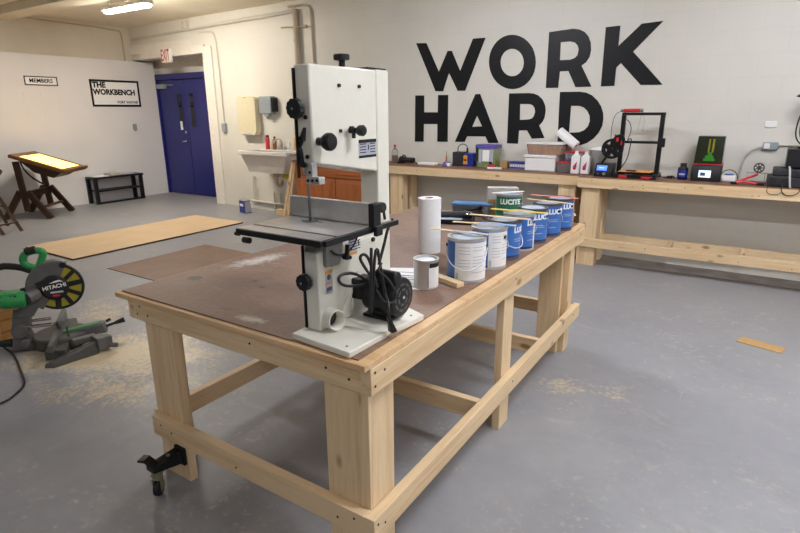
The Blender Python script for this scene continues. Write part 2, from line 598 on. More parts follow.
struct('floor', MB().box(-10.4, 5, -5, 6.95, -.1, 0), 'floor')
struct('ceiling', MB().box(-10.4, 5, -5, 6.95, CEIL, CEIL + .1), 'ceiling')
mb = MB()
wallbox(mb, -7.9, 5.0, 0, CEIL, 0, -.2)
wallbox(mb, -10.05, -7.9, 2.5, CEIL, 0, -.2)
struct('wall_back', mb, 'wallX')
struct('wall_left', MB().box(-10.25, -10.05, -5, 6.95, 0, CEIL), 'wallY')
struct('wall_right', MB().box(5, 5.2, -5, 6.5, 0, CEIL), 'greywall')
struct('wall_front', MB().box(-10.4, 5, -5.2, -5, 0, CEIL), 'greywall')
struct('wall_alcove', MB().box(-10.05, -7.7, 6.79, 6.9, 0, 2.75).box(-7.9, -7.7, 6.25, 6.79, 0, 2.6).box(-10.05, -7.9, 6.3, 6.79, 2.6, 2.75), 'trimwhite')
pt = struct('wall_partition', MB().box(-10.04, -9.905, -4.9, 6.66, 0, 2.47), 'panel')
struct('trim_1', wallbox(wallbox(MB(), -9.74, -7.88, 2.5, 2.635, .0, .04), -7.935, -7.885, 0, 2.5, -.2, .03), 'trimwhite', None, .004)
struct('trim_2', MB().hexa([(-1.5, 5.80, 0), (4.9, 5.62, 0), (4.9, 5.93, 0), (-1.5, 6.11, 0)], [(-1.5, 5.80, .004), (4.9, 5.62, .004), (4.9, 5.93, .004), (-1.5, 6.11, .004)]), 'gutter')
struct('ceiling_beam', MB().box(-10.05, 4.9, 4.05, 4.38, 2.95, CEIL), 'ceiling', None, .01)

# pipes and conduits on the back wall
def wp(x, z, d=.03):
    return Vector((x, Yw(x), z)) + WN * d
struct('conduit_pipe', MB().tube([wp(-9.95, 2.86), wp(-8.0, 2.895)], .022).tube([wp(-8.0, 2.9), wp(-5.82, 2.93), wp(-5.74, 2.92)], .027).tube([wp(-8.0, 2.82, .02), wp(-7.72, 2.82, .02), wp(-7.6, 2.79, .02), wp(-7.56, 2.6, .02), wp(-7.545, 1.38, .02)], .009, smooth=1), 'pipe')
struct('drain_pipe', MB().tube([wp(-5.74, .02, .045), wp(-5.74, 2.95, .045)], .04, 14).cyl(wp(-5.74, 2.52, .045), wp(-5.74, 2.55, .045), .047).tube([wp(-5.45, .02, .02), wp(-5.45, 2.9, .02), wp(-5.52, 2.99, .02), wp(-5.9, 3.0, .02)], .014, smooth=1), 'pipetan')
struct('service_bracket', MB().tube([wp(-5.98, 2.72, .1), wp(-5.55, 2.71, .03)], .012).cyl(wp(-5.57, 2.71, .04), wp(-5.54, 2.71, .04), .022), 'pipetan')
struct('corner_conduit', MB().tube([(-9.99, 6.16, 2.47), (-9.99, 6.16, 2.93), (-9.97, 6.1, 3.0), (-9.98, 4.4, 3.02)], .012, smooth=1).tube([(-9.98, 4.0, 3.03), (-9.98, -4, 3.03)], .02), 'pipetan')
struct('floor_pipe', MB().tube([wp(-7.0, .13, .03), wp(-5.9, .12, .03)], .02).tube([wp(-6.45, .02, .03), wp(-6.45, .3, .03)], .014).tube([wp(-6.3, .02, .03), wp(-6.3, .3, .03)], .014), 'pipe')

# navy double door in the alcove
dr = MB().box(-9.88, -9.1, 6.7, 6.75, .01, 2.15).build('door_1', 'navy', None, .004); dr['kind'] = 'structure'
def panel_door(x0, x1, wx0, wx1, leaf):
    MB().box(wx0, wx1, 6.692, 6.70, 1.3, 1.9).build('door_window', 'doorglass', leaf)
    MB().box(wx0 - .02, wx1 + .02, 6.694, 6.699, 1.28, 1.92).build('window_frame', 'navy', leaf)
panel_door(-9.88, -9.1, -9.32, -9.21, dr)
d2 = MB().box(-9.09, -8.3, 6.7, 6.75, .01, 2.15).build('door_2', 'navy', None, .004); d2['kind'] = 'structure'
panel_door(-9.09, -8.3, -8.97, -8.86, d2)
MB().box(-9.30, -9.25, 6.675, 6.699, 1.24, 1.40).build('lock_plate', 'white', dr, .004)
MB().cyl((-9.16, 6.70, 1.2), (-9.16, 6.675, 1.2), .025).cyl((-9.16, 6.70, 1.03), (-9.16, 6.665, 1.03), .018).tube([(-9.16, 6.662, 1.03), (-9.25, 6.655, 1.025)], .011).build('door_handle', 'chrome', dr)
MB().box(-9.86, -9.62, 6.64, 6.699, 2.0, 2.08).box(-9.6, -9.4, 6.67, 6.69, 2.05, 2.07).build('door_closer', 'greydisp', dr, .004)
struct('trim_3', MB().box(-9.98, -9.885, 6.66, 6.79, 0, 2.26).box(-8.295, -8.2, 6.66, 6.79, 0, 2.26).box(-9.98, -8.2, 6.66, 6.79, 2.16, 2.26), 'navy', None, .004)

ex = thing('exit_sign', 'white box exit sign with red EXIT letters above the navy door', 'sign', wp(-8.75, 2.39, .07))
wallbox(MB(), -8.99, -8.73, 2.40, 2.62, .05, .1).build('sign_case', 'whiteplastic', ex, .004)
wallbox(MB(), -8.985, -8.735, 2.405, 2.615, .1, .103).build('sign_face', 'exitface', ex)
wallbox(MB(), -8.9, -8.82, 2.5, 2.56, .0, .05).build('mounting_arm', 'whiteplastic', ex)
text('EXIT', .262, wp(-8.86, 2.51, .104), WU, UP, 'sign_letters', 'exitred', ex, bold=.003, sx=.43, extrude=.001, space=1.08)

# words painted large on the back wall
LETTERS = {
'W':[[(-3.737,2.366),(-3.586,2.356),(-3.405,2.016),(-3.286,2.249),(-3.229,2.245),(-3.109,2.014),(-2.951,2.361),(-2.79,2.359),(-3.036,1.785),(-3.138,1.788),(-3.262,1.999),(-3.342,1.788),(-3.45,1.791)]],
'O':[[(-2.171,2.066),(-2.172,2.017),(-2.181,1.97),(-2.198,1.926),(-2.223,1.886),(-2.255,1.851),(-2.292,1.823),(-2.335,1.803),(-2.382,1.791),(-2.431,1.788),(-2.481,1.794),(-2.53,1.809),(-2.577,1.832),(-2.621,1.863),(-2.659,1.901),(-2.69,1.945),(-2.714,1.993),(-2.73,2.044),(-2.736,2.095),(-2.734,2.146),(-2.723,2.195),(-2.703,2.24),(-2.676,2.279),(-2.642,2.312),(-2.602,2.338),(-2.558,2.356),(-2.511,2.365),(-2.462,2.365),(-2.414,2.357),(-2.367,2.341),(-2.322,2.317),(-2.282,2.287),(-2.246,2.25),(-2.216,2.208),(-2.194,2.163),(-2.179,2.115)],
     [(-2.31,2.067),(-2.311,2.042),(-2.316,2.018),(-2.324,1.996),(-2.337,1.976),(-2.353,1.959),(-2.372,1.945),(-2.393,1.935),(-2.417,1.929),(-2.441,1.928),(-2.466,1.931),(-2.49,1.939),(-2.513,1.951),(-2.534,1.966),(-2.552,1.985),(-2.568,2.007),(-2.58,2.031),(-2.587,2.056),(-2.591,2.082),(-2.59,2.107),(-2.585,2.131),(-2.575,2.154),(-2.562,2.174),(-2.545,2.191),(-2.526,2.204),(-2.504,2.213),(-2.481,2.218),(-2.457,2.219),(-2.432,2.215),(-2.409,2.207),(-2.386,2.195),(-2.366,2.18),(-2.348,2.161),(-2.333,2.14),(-2.322,2.117),(-2.314,2.092)]],
'R':[[(-2.042,2.359),(-2.039,1.79),(-1.902,1.788),(-1.894,1.955),(-1.803,1.956),(-1.713,1.79),(-1.546,1.789),(-1.668,2.003),(-1.622,2.035),(-1.592,2.085),(-1.582,2.148),(-1.591,2.221),(-1.621,2.286),(-1.663,2.331),(-1.718,2.359),(-1.787,2.372)],
     [(-1.907,2.249),(-1.807,2.249),(-1.756,2.236),(-1.724,2.203),(-1.711,2.166),(-1.718,2.111),(-1.744,2.083),(-1.792,2.068),(-1.903,2.069)]],
'K':[[(-1.454,2.358),(-1.313,2.362),(-1.313,2.172),(-1.113,2.362),(-0.92,2.37),(-1.167,2.11),(-0.859,1.788),(-1.062,1.791),(-1.273,2.008),(-1.314,1.967),(-1.315,1.79),(-1.45,1.788)]],
'H':[[(-3.748,1.747),(-3.615,1.744),(-3.614,1.54),(-3.413,1.539),(-3.411,1.745),(-3.268,1.742),(-3.265,1.183),(-3.414,1.18),(-3.417,1.397),(-3.617,1.396),(-3.62,1.177),(-3.754,1.173)]],
'A':[[(-2.899,1.743),(-2.836,1.745),(-2.573,1.186),(-2.705,1.181),(-2.747,1.257),(-2.993,1.254),(-3.024,1.187),(-3.161,1.184)],
     [(-2.866,1.497),(-2.796,1.375),(-2.928,1.367)]],
'R2':[[(-2.468,1.742),(-2.237,1.741),(-2.175,1.735),(-2.122,1.715),(-2.067,1.669),(-2.033,1.605),(-2.024,1.549),(-2.031,1.476),(-2.052,1.428),(-2.088,1.39),(-2.017,1.253),(-2.165,1.243),(-2.23,1.336),(-2.324,1.331),(-2.33,1.182),(-2.466,1.184)],
     [(-2.328,1.624),(-2.221,1.623),(-2.179,1.61),(-2.153,1.577),(-2.145,1.538),(-2.156,1.493),(-2.179,1.466),(-2.219,1.455),(-2.322,1.451)]],
'D':[[(-1.878,1.744),(-1.667,1.742),(-1.595,1.731),(-1.531,1.702),(-1.472,1.65),(-1.428,1.59),(-1.401,1.522),(-1.393,1.461),(-1.398,1.393),(-1.426,1.323),(-1.475,1.26),(-1.542,1.211),(-1.62,1.183),(-1.701,1.178),(-1.864,1.18)],
     [(-1.744,1.598),(-1.655,1.597),(-1.606,1.58),(-1.567,1.544),(-1.538,1.492),(-1.532,1.438),(-1.546,1.387),(-1.582,1.346),(-1.632,1.323),(-1.746,1.315)]],
}
sg = thing('wall_lettering', 'huge black capital words WORK HARD on the white back wall', 'lettering', wp(-2.3, 1.175, 0))
for k, loops in LETTERS.items():
    shape(loops, lambda x, y, z: Vector((x, Yw(x), y)) + WN * (.003 + z), .002, 'letter_' + k[0].lower(), 'letter', sg)

def frame_sign(name, label, y0, y1, z0, z1, bar, loc):
    t = thing(name, label, 'sign', (-9.9, (y0 + y1) / 2, z0))
    X = -9.905
    MB().box(X, X + .008, y0, y1, z0, z1).build('sign_board', 'white', t)
    m = MB()
    m.box(X + .008, X + .014, y0, y1, z0, z0 + bar).box(X + .008, X + .014, y0, y1, z1 - bar, z1)
    m.box(X + .008, X + .014, y0, y0 + bar, z0 + bar, z1 - bar).box(X + .008, X + .014, y1 - bar, y1, z0 + bar, z1 - bar)
    m.build('sign_border', 'letter', t)
    return t
X = -9.896
t = frame_sign('members_sign', 'small white sign reading MEMBERS in a thin black border', 4.36, 4.86, 1.995, 2.135, .014, 0)
text('MEMBERS', .085, (X, 4.61, 2.065), (0, 1, 0), UP, 'sign_letters', 'letter', t, bold=.002, extrude=.0008)
t = frame_sign('name_sign', 'larger white sign reading THE WORKBENCH in a bold black border', 5.385, 6.30, 1.67, 2.128, .034, 0)
text('THE', .128, (X, 5.43, 2.035), (0, 1, 0), UP, 'sign_letters', 'letter', t, bold=.006, extrude=.0008, align='LEFT')
text('WORKBENCH', .128, (X, 5.43, 1.915), (0, 1, 0), UP, 'sign_letters', 'letter', t, bold=.006, extrude=.0008, align='LEFT', sx=.95)
text('FORT WAYNE', .062, (X, 6.24, 1.745), (0, 1, 0), UP, 'sign_letters', 'letter', t, bold=.0015, extrude=.0008, align='RIGHT')
tag(MB().box(-9.905, -9.87, 6.08, 6.14, 1.24, 1.36).build('electrical_box', 'greydisp', None, .004), 'small grey switch box on the white partition beside the navy door', 'switch box')
for (y, z) in ((4.34, 1.86), (4.6, 1.87), (4.85, 1.88), (4.33, 1.74), (4.61, 1.72), (4.87, 1.73), (4.36, 1.58), (4.62, 1.57), (4.86, 1.6)):
    tag(MB().box(-9.905, -9.901, y - .03, y + .03, z - .03, z + .03).build('name_tag', 'panel', None), 'tiny pale square name tag below the small MEMBERS sign', 'tag', 'name tags under the members sign')
tag(wallbox(MB(), -7.59, -7.5, 1.24, 1.38, 0, .05).build('outlet_box', 'greydisp', None, .006), 'grey electrical box under the thin conduit right of the navy door', 'electrical box')
tag(wallbox(MB(), -8.33, -8.23, 2.9, 3.03, 0, .09).build('junction_box', 'pipe', None, .006), 'small cream junction box near the ceiling above the door alcove', 'junction box')
tag(wallbox(MB(), .04, .13, 1.39, 1.445, 0, .015).build('thermostat_plate', 'whiteplastic', None, .004), 'small white plate on the wall above the right bench', 'wall plate')

# ceiling lights
def ceiling_light(label, group, loc, mat='tube'):
    t = thing('ceiling_light', label, 'ceiling light', loc, group)
    x, y, z = loc
    MB().hexa([(x - .50, y - .07, z + .03), (x + .50, y - .07, z + .03), (x + .50, y + .07, z + .03), (x - .50, y + .07, z + .03)],
              [(x - .50, y - .05, z + .09), (x + .50, y - .05, z + .09), (x + .50, y + .05, z + .09), (x - .50, y + .05, z + .09)]).build('housing', 'whiteplastic', t)
    MB().box(x - .48, x + .48, y - .05, y + .05, z, z + .03).build('diffuser', mat, t, .01)
    m = MB()
    for s in (-.4, .4):
        m.cyl((x + s, y, z + .09), (x + s, y, CEIL), .008)
    m.build('hanger', 'whiteplastic', t)
    return t
lt = ceiling_light('lit fluorescent ceiling fixture at the upper left above the partition', 'fluorescent ceiling fixtures', (-7.4, 4.69, 2.89), 'tubewarm')
lt2 = lt3 = None
for (x, y) in UNSEEN_LIGHTS:
    lab = 'unseen lit fluorescent ceiling fixture placed for its light in the workshop'
    if y > 0 and lt2 is None:
        lt2 = ceiling_light(lab, 'fluorescent ceiling fixtures', (x, y, 2.89))
    elif y < 0 and lt3 is None:
        lt3 = ceiling_light(lab, 'fluorescent ceiling fixtures', (x, y, 2.89), 'tuberear')
    else:
        copy_thing(lt2 if y > 0 else lt3, (x, y, 2.89), lab, 'fluorescent ceiling fixtures')

# ------------------------------------------------------------------ the centre workbench
def part_box(name, parent, x0, x1, y0, y1, z0, z1, mat=None, bevel=.0025):
    d = {'X': abs(x1 - x0), 'Y': abs(y1 - y0), 'Z': abs(z1 - z0)}
    ax = max(d, key=d.get)
    return MB().box(x0, x1, y0, y1, z0, z1).build(name, mat or M['pine' + ax], parent, bevel)
def screws(parent, pts, r=.0045):
    """dark screw heads: (point, normal axis)"""
    for p, n in pts:
        p = Vector(p); n = Vector(n)
        MB().cyl(p - n * .001, p + n * .0012, r, n=10).build('screw', 'rubber', parent)

TB = thing('workbench', 'large central pine workbench with brown hardboard top and corner caster', 'workbench', (-1.47, 2.34, 0))
x0, x1, y0, y1 = -2.08, -.848, 1.149, 3.50
t = .038
part_box('tabletop', TB, -2.118, -.850, 1.122, 3.503, .828, .849, M['plyX'])
MB().box(-2.100, -.888, 1.142, 3.48, .849, .854).build('hardboard_sheet', 'hardboard', TB, .001)
ap = part_box('front_apron', TB, x0 + t, x1 - t, y0, y0 + t, .739, .828)
screws(ap, [((x, y0, z), (0, -1, 0)) for x, z in ((-2.0, .80), (-2.02, .765), (-1.95, .77), (-.93, .775), (-1.02, .79), (-1.36, .79))])
ap = part_box('side_apron', TB, x1 - t, x1, y0, y1, .739, .828)
screws(ap, [((x1, y, z), (1, 0, 0)) for y, z in ((1.17, .81), (1.17, .765), (1.22, .80), (2.3, .8), (3.4, .8))])
part_box('side_apron', TB, x0, x0 + t, y0, y1, .739, .828)
part_box('rear_apron', TB, x0 + t, x1 - t, y1 - t, y1, .739, .828)
# corner legs: two boards meeting in an L
for (xa, xb, xc, xd) in ((-.926, -.888, -1.066, -.926), (-2.042, -2.004, -2.004, -1.864)):
    for (ya, yb, yc, yd) in ((1.187, 1.327, 1.187, 1.225), (3.36, 3.462, 3.322, 3.36)):
        lg = MB().box(xa, xb, ya, yb, 0, .828).build('leg', 'pineZ', TB, .002)
        MB().box(xc, xd, yc, yd, 0, .828).build('leg_board', 'pineZ', lg, .002)
for (xa, xb) in ((-.926, -.888), (-2.042, -2.004)):
    MB().box(xa, xb, 2.275, 2.393, 0, .828).build('leg', 'pineZ', TB, .002)
rl = part_box('front_rail', TB, x0 + .05, x1 - t, y0, y0 + t, .207, .296)
screws(rl, [((x, y0, z), (0, -1, 0)) for x, z in ((-1.97, .265), (-1.9, .25), (-.93, .27), (-1.0, .245), (-1.5, .24))])
rl = part_box('side_rail', TB, x1 - t, x1, y0, 3.546, .207, .296)
screws(rl, [((x1, y, z), (1, 0, 0)) for y, z in ((1.17, .27), (1.21, .25), (2.33, .26), (3.4, .26))])
part_box('side_rail', TB, x0 + .012, x0 + t + .012, y0 + t, 3.5, .207, .296)
part_box('rear_rail', TB, x0 + .05, x1 - t, 3.462, 3.5, .207, .296)
part_box('cross_rail', TB, x0 + .05, x1 - t, 1.995, 2.033, .207, .296)
part_box('cross_rail', TB, x0 + .05, x1 - t, 2.80, 2.838, .207, .296)
# the flip-down caster on the left front leg
cs = MB().box(-1.935, -1.872, 1.171, 1.1868, .085, .168).build('caster', 'blackmetal', TB, .003)
m = MB()
m.hexa([(-1.928, 1.171, .098), (-1.878, 1.171, .098), (-1.878, 1.171, .16), (-1.928, 1.171, .16)],
       [(-1.938, 1.04, .122), (-1.885, 1.04, .122), (-1.885, 1.04, .148), (-1.938, 1.04, .148)])
m.build('caster_bracket', 'blackmetal', cs, .003)
MB().beam((-1.895, 1.06, .146), (-1.93, 1.042, .178), .045, .008).beam((-1.926, 1.043, .177), (-1.955, 1.032, .176), .045, .01).build('caster_pedal', 'blackmetal', cs, .002)
wc, wd = Vector((-1.909, 1.065, .034)), Vector((.841, .541, 0))
MB().cyl(wc + UP * .05, wc + UP * .09, .02).cyl(wc + UP * .062, wc + UP * .074, .025).build('caster_swivel', 'zinc', cs)
MB().obox(wc + UP * .05, (.04, .045, .004), rz=.571).obox(wc + wd * .0165 + UP * .02, (.003, .03, .062), rz=.571).obox(wc - wd * .0165 + UP * .02, (.003, .03, .062), rz=.571).cyl(wc - wd * .021, wc + wd * .021, .006).build('caster_fork', 'zinc', cs, .001)
MB().cyl(wc - wd * .012, wc + wd * .012, .034).build('caster_wheel', 'rubber', cs, .004)
MB().cyl((-1.9, 1.12, .158), (-1.9, 1.12, .163), .008).cyl((-1.89, 1.171, .10), (-1.89, 1.167, .10), .006).build('caster_bolt', 'zinc', cs)

# ------------------------------------------------------------------ two benches along the back wall
def wall_bench(name, label, x0, x1, yf, yb, ztop, rail, inset=.038):
    t = thing(name, label, 'workbench', ((x0 + x1) / 2, (yf + yb) / 2, 0))
    w = .038
    part_box('tabletop', t, x0, x1, yf + .006, yb - .004, ztop - .014, ztop - .006, M['plyX'])
    MB().box(x0, x1, yf + .010, yb - .006, ztop - .006, ztop).build('hardboard_sheet', 'benchboard', t, .001)
    f = part_box('front_apron', t, x0, x1, yf, yf + w, ztop - .103, ztop - .014)
    rs = random.Random(name)
    screws(f, [((rs.uniform(x0 + .1, x1 - .1), yf, ztop - .03 - rs.random() * .05), (0, -1, 0)) for _ in range(10)])
    part_box('rear_apron', t, x0, x1, yb - w, yb, ztop - .103, ztop - .014)
    for xa in (x0, x1 - w):
        part_box('side_apron', t, xa, xa + w, yf + w, yb - w, ztop - .103, ztop - .014)
    for sx in (0, 1):
        for sy in (0, 1):
            xa = x0 + inset if sx == 0 else x1 - w - .14
            ya = yf + w if sy == 0 else yb - 2 * w
            l = MB().box(xa, xa + .14, ya, ya + w, 0, ztop - .014).build('leg', 'pineZ', t, .002)
            xb = xa + .14 if sx == 0 else xa - w
            yy = ya if sy == 0 else ya - .102
            MB().box(xb, xb + w, yy, yy + .14, 0, ztop - .014).build('leg_board', 'pineZ', l, .002)
    if rail:
        f = part_box('front_rail', t, x0 + .05, x1, yf + .0, yf + w, .20, .289)
        screws(f, [((rs.uniform(x0 + .1, x1 - .1), yf, .22 + rs.random() * .05), (0, -1, 0)) for _ in range(8)])
        part_box('rear_rail', t, x0 + .05, x1, yb - w - .03, yb - .03, .185, .274)
        for xx in (-.60, .02, .62):
            part_box('cross_rail', t, xx, xx + w, yf + w, yb - w - .03, .20, .270)
    return t
wall_bench('wall_bench', 'long pine wall bench under the words, its right end at the paint pail', -4.06, -1.475, 5.66, 6.10, .91, False, .228)
wall_bench('wall_bench', 'pine wall bench on the right with low rails, under the printers', -1.462, .98, 5.56, 6.03, .908, True)

# ------------------------------------------------------------------ band saw on the workbench
ZT = .854
BS = thing('band_saw', 'cream upright band saw with black motor standing on the pine workbench', 'band saw', (-1.08, 1.36, ZT))
FX, FY = -1.084, 1.206
BXm = -1.140
# base plate
m = MB().prism([(-1.157, 1.150), (-.912, 1.133), (-.905, 1.318), (-.912, 1.326), (-.912, 1.350), (-.90, 1.356), (-.882, 1.512), (-1.157, 1.63)], (0, 0, ZT), (1, 0, 0), (0, 1, 0), (0, 0, 1), .02)
bp = m.build('base_plate', 'cream', BS, .003)
MB().cyl((-.945, 1.163, ZT + .02), (-.945, 1.163, ZT + .022), .004).cyl((-.915, 1.48, ZT + .02), (-.915, 1.48, ZT + .022), .004).build('mounting_bolt', 'darksteel', bp)
# body: lower box, column, upper head with a slanted underside
MB().box(BXm, FX, FY, 1.609, ZT + .02, 1.135).build('lower_body', 'cream', BS, .005)
MB().box(-1.160, FX, 1.537, 1.609, 1.135, 1.684).build('column', 'cream', BS, .005)
MB().prism([(1.21, 1.405), (1.535, 1.352), (1.535, 1.682), (1.21, 1.682)], (BXm, 0, 0), (0, 1, 0), (0, 0, 1), (1, 0, 0), FX - BXm).build('upper_head', 'cream', BS, .006)
MB().box(-1.166, -1.09, 1.50, 1.603, 1.684, 1.689).build('column_cap', 'black', BS)
# wheel doors on the far side, with a black seal along their front edge
MB().prism([(1.216, 1.40), (1.53, 1.345), (1.53, 1.68), (1.216, 1.68)], (-1.152, 0, 0), (0, 1, 0), (0, 0, 1), (1, 0, 0), .0115).build('upper_wheel_door', 'cream', BS, .004)
MB().box(-1.152, -1.1405, 1.212, 1.60, ZT + .022, 1.15).build('lower_wheel_door', 'cream', BS, .004)
MB().box(-1.1475, -1.143, 1.203, 1.212, ZT + .022, 1.15).build('door_seal', 'rubber', BS)
MB().box(-1.1475, -1.1425, 1.207, 1.216, 1.36, 1.672).build('door_seal', 'rubber', BS)
# embossed ribs on the lower body
for pts in ([(1.30, .90), (1.335, .90), (1.405, 1.02), (1.40, 1.03)], [(1.365, .90), (1.372, .90), (1.39, 1.0), (1.385, 1.0)]):
    MB().prism(pts, (FX, 0, 0), (0, 1, 0), (0, 0, 1), (1, 0, 0), .006).build('body_rib', 'cream', BS, .002)
# dust port
MB().lathe([(.027, 0), (.034, 0), (.034, .048), (.031, .048), (.029, .044), (.029, .002), (0, .002)], (FX - .002, 1.248, .910), (1, -.22, .04), 28).build('dust_port', 'cream', BS)
MB().lathe([(.0288, .004), (0, .004)], (FX - .002, 1.248, .910), (1, -.22, .04), 28).build('port_shade', 'portdark', BS)  # dark disc paints the shade inside the port
# lobed black hand knobs
def lobed(mb, c, axis, r, h, n=11):
    c = Vector(c); d = Vector(axis).normalized()
    u = d.orthogonal().normalized(); w = d.cross(u)
    pts = []
    for i in range(n * 8):
        q = 2 * PI * i / (n * 8)
        rr = r * (1 - .07 * (1 + math.cos(q * n)) / 2)
        pts.append((rr * math.cos(q), rr * math.sin(q)))
    mb.prism(pts, c, u, w, d, h)
    return mb
def hand_knob(name, c, axis, r, h, stem, parent, lab=None):
    c = Vector(c); d = Vector(axis).normalized()
    o = lobed(MB(), c + d * stem, axis, r, h).cyl(c, c + d * stem, r * .42).cyl(c + d * (stem + h), c + d * (stem + h + .003), r * .45).build(name, 'black', parent, .003)
    MB().cyl(c + d * (stem + h + .003), c + d * (stem + h + .005), r * .14).build('knob_centre', 'chrome', o)
    if lab: o['label'] = lab
    return o
hand_knob('door_knob', (-1.120, 1.206, 1.560), (0, -1, 0), .029, .018, .012, BS, 'upper lobed black door knob')
hand_knob('door_knob', (-1.124, 1.206, 1.040), (0, -1, 0), .027, .02, .012, BS, 'lower lobed black door knob')
kb = lobed(MB(), (-1.118, 1.402, 1.704), (0, 0, 1), .026, .018, 5).cyl((-1.118, 1.402, 1.68), (-1.118, 1.402, 1.706), .01).build('tension_knob', 'black', BS, .004)
MB().lathe([(.012, 0), (.012, .02), (.021, .026), (.026, .036), (.026, .048), (.022, .054), (0, .056)], (FX, 1.236, 1.467), (1, 0, 0), 28).build('guide_post_knob', 'black', BS)
MB().lathe([(.009, 0), (.009, .03), (.014, .034), (.017, .04), (.017, .052), (.013, .057), (0, .058)], (FX, 1.388, 1.494), (1, 0, 0), 28).build('tracking_knob', 'black', BS)
MB().cyl((FX, 1.388, 1.494), (FX + .018, 1.388, 1.494), .008).obox((FX + .018, 1.375, 1.502), (.008, .024, .011), rz=.2).obox((FX + .018, 1.384, 1.483), (.008, .012, .026)).build('wing_nut', 'rubber', BS, .002)
for (yy, z) in ((1.339, 1.627), (1.439, 1.627), (1.338, 1.494)):
    MB().cyl((FX, yy, z), (FX + .006, yy, z), .0055, n=12).build('head_bolt', 'rubber', BS)
for (xx, z) in ((-1.103, 1.536), (-1.103, 1.424)):
    MB().cyl((xx, FY + .004, z), (xx, FY - .002, z), .006, n=12).build('front_bolt', 'rubber', BS)
# blade tension and guide levers on the narrow front face
MB().prism([(-1.128, 1.443), (-1.121, 1.452), (-1.116, 1.468), (-1.105, 1.47), (-1.099, 1.508), (-1.106, 1.497), (-1.112, 1.485), (-1.121, 1.48), (-1.114, 1.465)], (0, FY - .002, 0), (1, 0, 0), (0, 0, 1), (0, -1, 0), .014).build('tension_lever', 'black', BS, .002)
MB().beam((-1.116, FY - .008, 1.40), (-1.117, FY - .014, 1.45), .01, .012, (0, 1, 0)).beam((-1.121, FY - .008, 1.399), (-1.10, FY - .008, 1.401), .012, .012).cyl((-1.112, FY + .004, 1.4), (-1.112, FY - .01, 1.4), .008).build('guide_lever', 'black', BS, .002)
# blade guide block and blade
m = MB()
m.box(-1.108, -1.080, 1.199, 1.222, 1.366, 1.408).box(-1.104, -1.052, 1.196, 1.222, 1.346, 1.368).box(-1.124, -1.105, 1.200, 1.222, 1.390, 1.404).box(-1.116, -1.1, 1.199, 1.222, 1.372, 1.392)
gb = m.build('blade_guide', 'alu', BS, .002)
for (xx, z) in ((-1.096, 1.356), (-1.078, 1.357), (-1.060, 1.358), (-1.090, 1.38)):
    MB().cyl((xx, 1.2, z), (xx, 1.193 if z < 1.375 else 1.198, z), .0045, n=12).build('guide_screw', 'rubber', gb)
MB().box(-1.142, -1.140, 1.241, 1.251, 1.15, 1.40).build('saw_blade', 'darksteel', BS)
# cast table with black edges, slot, trunnion and fence
tx0, tx1, ty0, ty1, tz = -1.263, -.932, 1.052, 1.395, 1.222
SX = 1.117
tb = MB().box(tx0, tx1, ty0, ty1, tz - .02, tz - .002).build('table_edge', 'blackmetal', BS, .003)
m = MB()
m.box(tx0 + .002, tx1 - .002, ty0 + .002, SX - .006, tz - .002, tz)
m.box(tx0 + .002, tx1 - .002, SX + .006, ty1 - .002, tz - .002, tz)
m.build('table_surface', 'cast', tb)
MB().lathe([(.026, 0), (.026, .0006), (0, .0006)], (-1.141, 1.246, tz), n=32).box(-1.18, -1.09, 1.243, 1.249, tz, tz + .0005).build('table_insert', 'darksteel', tb)
m = MB().cyl((tx0 - .012, ty0 + .01, tz - .02), (tx0 + .005, ty0 + .01, tz - .02), .006).cyl((tx0 + .02, ty0 + .012, tz - .036), (tx0 + .045, ty0 + .012, tz - .036), .009).cyl((tx0 + .03, ty0 + .012, tz - .04), (tx0 + .03, ty0 + .012, tz - .028), .005)
m.build('rail_bolt', 'rubber', tb)
tr = MB().prism([(1.232, 1.083), (1.292, 1.079), (1.31, 1.10), (1.325, 1.20), (1.232, 1.20)], (FX, 0, 0), (0, 1, 0), (0, 0, 1), (1, 0, 0), .014).build('trunnion', 'trunniongrey', BS, .002)
m = MB()
m.tube([Vector((FX + .02, 1.31 + .085 * math.sin(R(a)), 1.195 - .085 * math.cos(R(a)))) for a in range(-45, 75, 10)], .003)
m.cyl((FX + .012, 1.32, 1.10), (FX + .03, 1.32, 1.10), .010).beam((FX + .025, 1.32, 1.10), (FX + .025, 1.325, 1.14), .01, .012, (1, 0, 0)).cyl((FX + .01, 1.335, 1.095), (FX + .03, 1.335, 1.095), .006)
m.build('tilt_knob', 'rubber', tr, .002)
MB().lathe([(.0035, 0), (.0085, 0), (.0085, .008), (.0035, .008), (.0035, 0)], (FX + .014, 1.335, 1.165), (1, 0, 0), 16).build('tilt_pointer', 'red', tr)
fn = MB().box(-1.262, -.937, 1.285, 1.301, tz + .001, tz + .066).build('rip_fence', 'alu', BS, .002)
MB().box(-.937, -.916, 1.274, 1.312, tz - .005, tz + .068).box(-.922, -.908, 1.278, 1.31, tz - .03, tz + .0).build('fence_clamp', 'black', fn, .003)
MB().cyl((-.945, 1.336, tz + .048), (-.922, 1.336, tz + .048), .016).obox((-.935, 1.322, tz + .048), (.02, .026, .018)).beam((-.93, 1.345, tz + .04), (-.93, 1.352, tz + .008), .008, .008, (1, 0, 0)).build('fence_handle', 'rubber', fn, .003)
MB().box(-.9318, -.924, 1.065, 1.42, tz - .019, tz - .003).build('fence_rail', 'blackmetal', tb, .001)
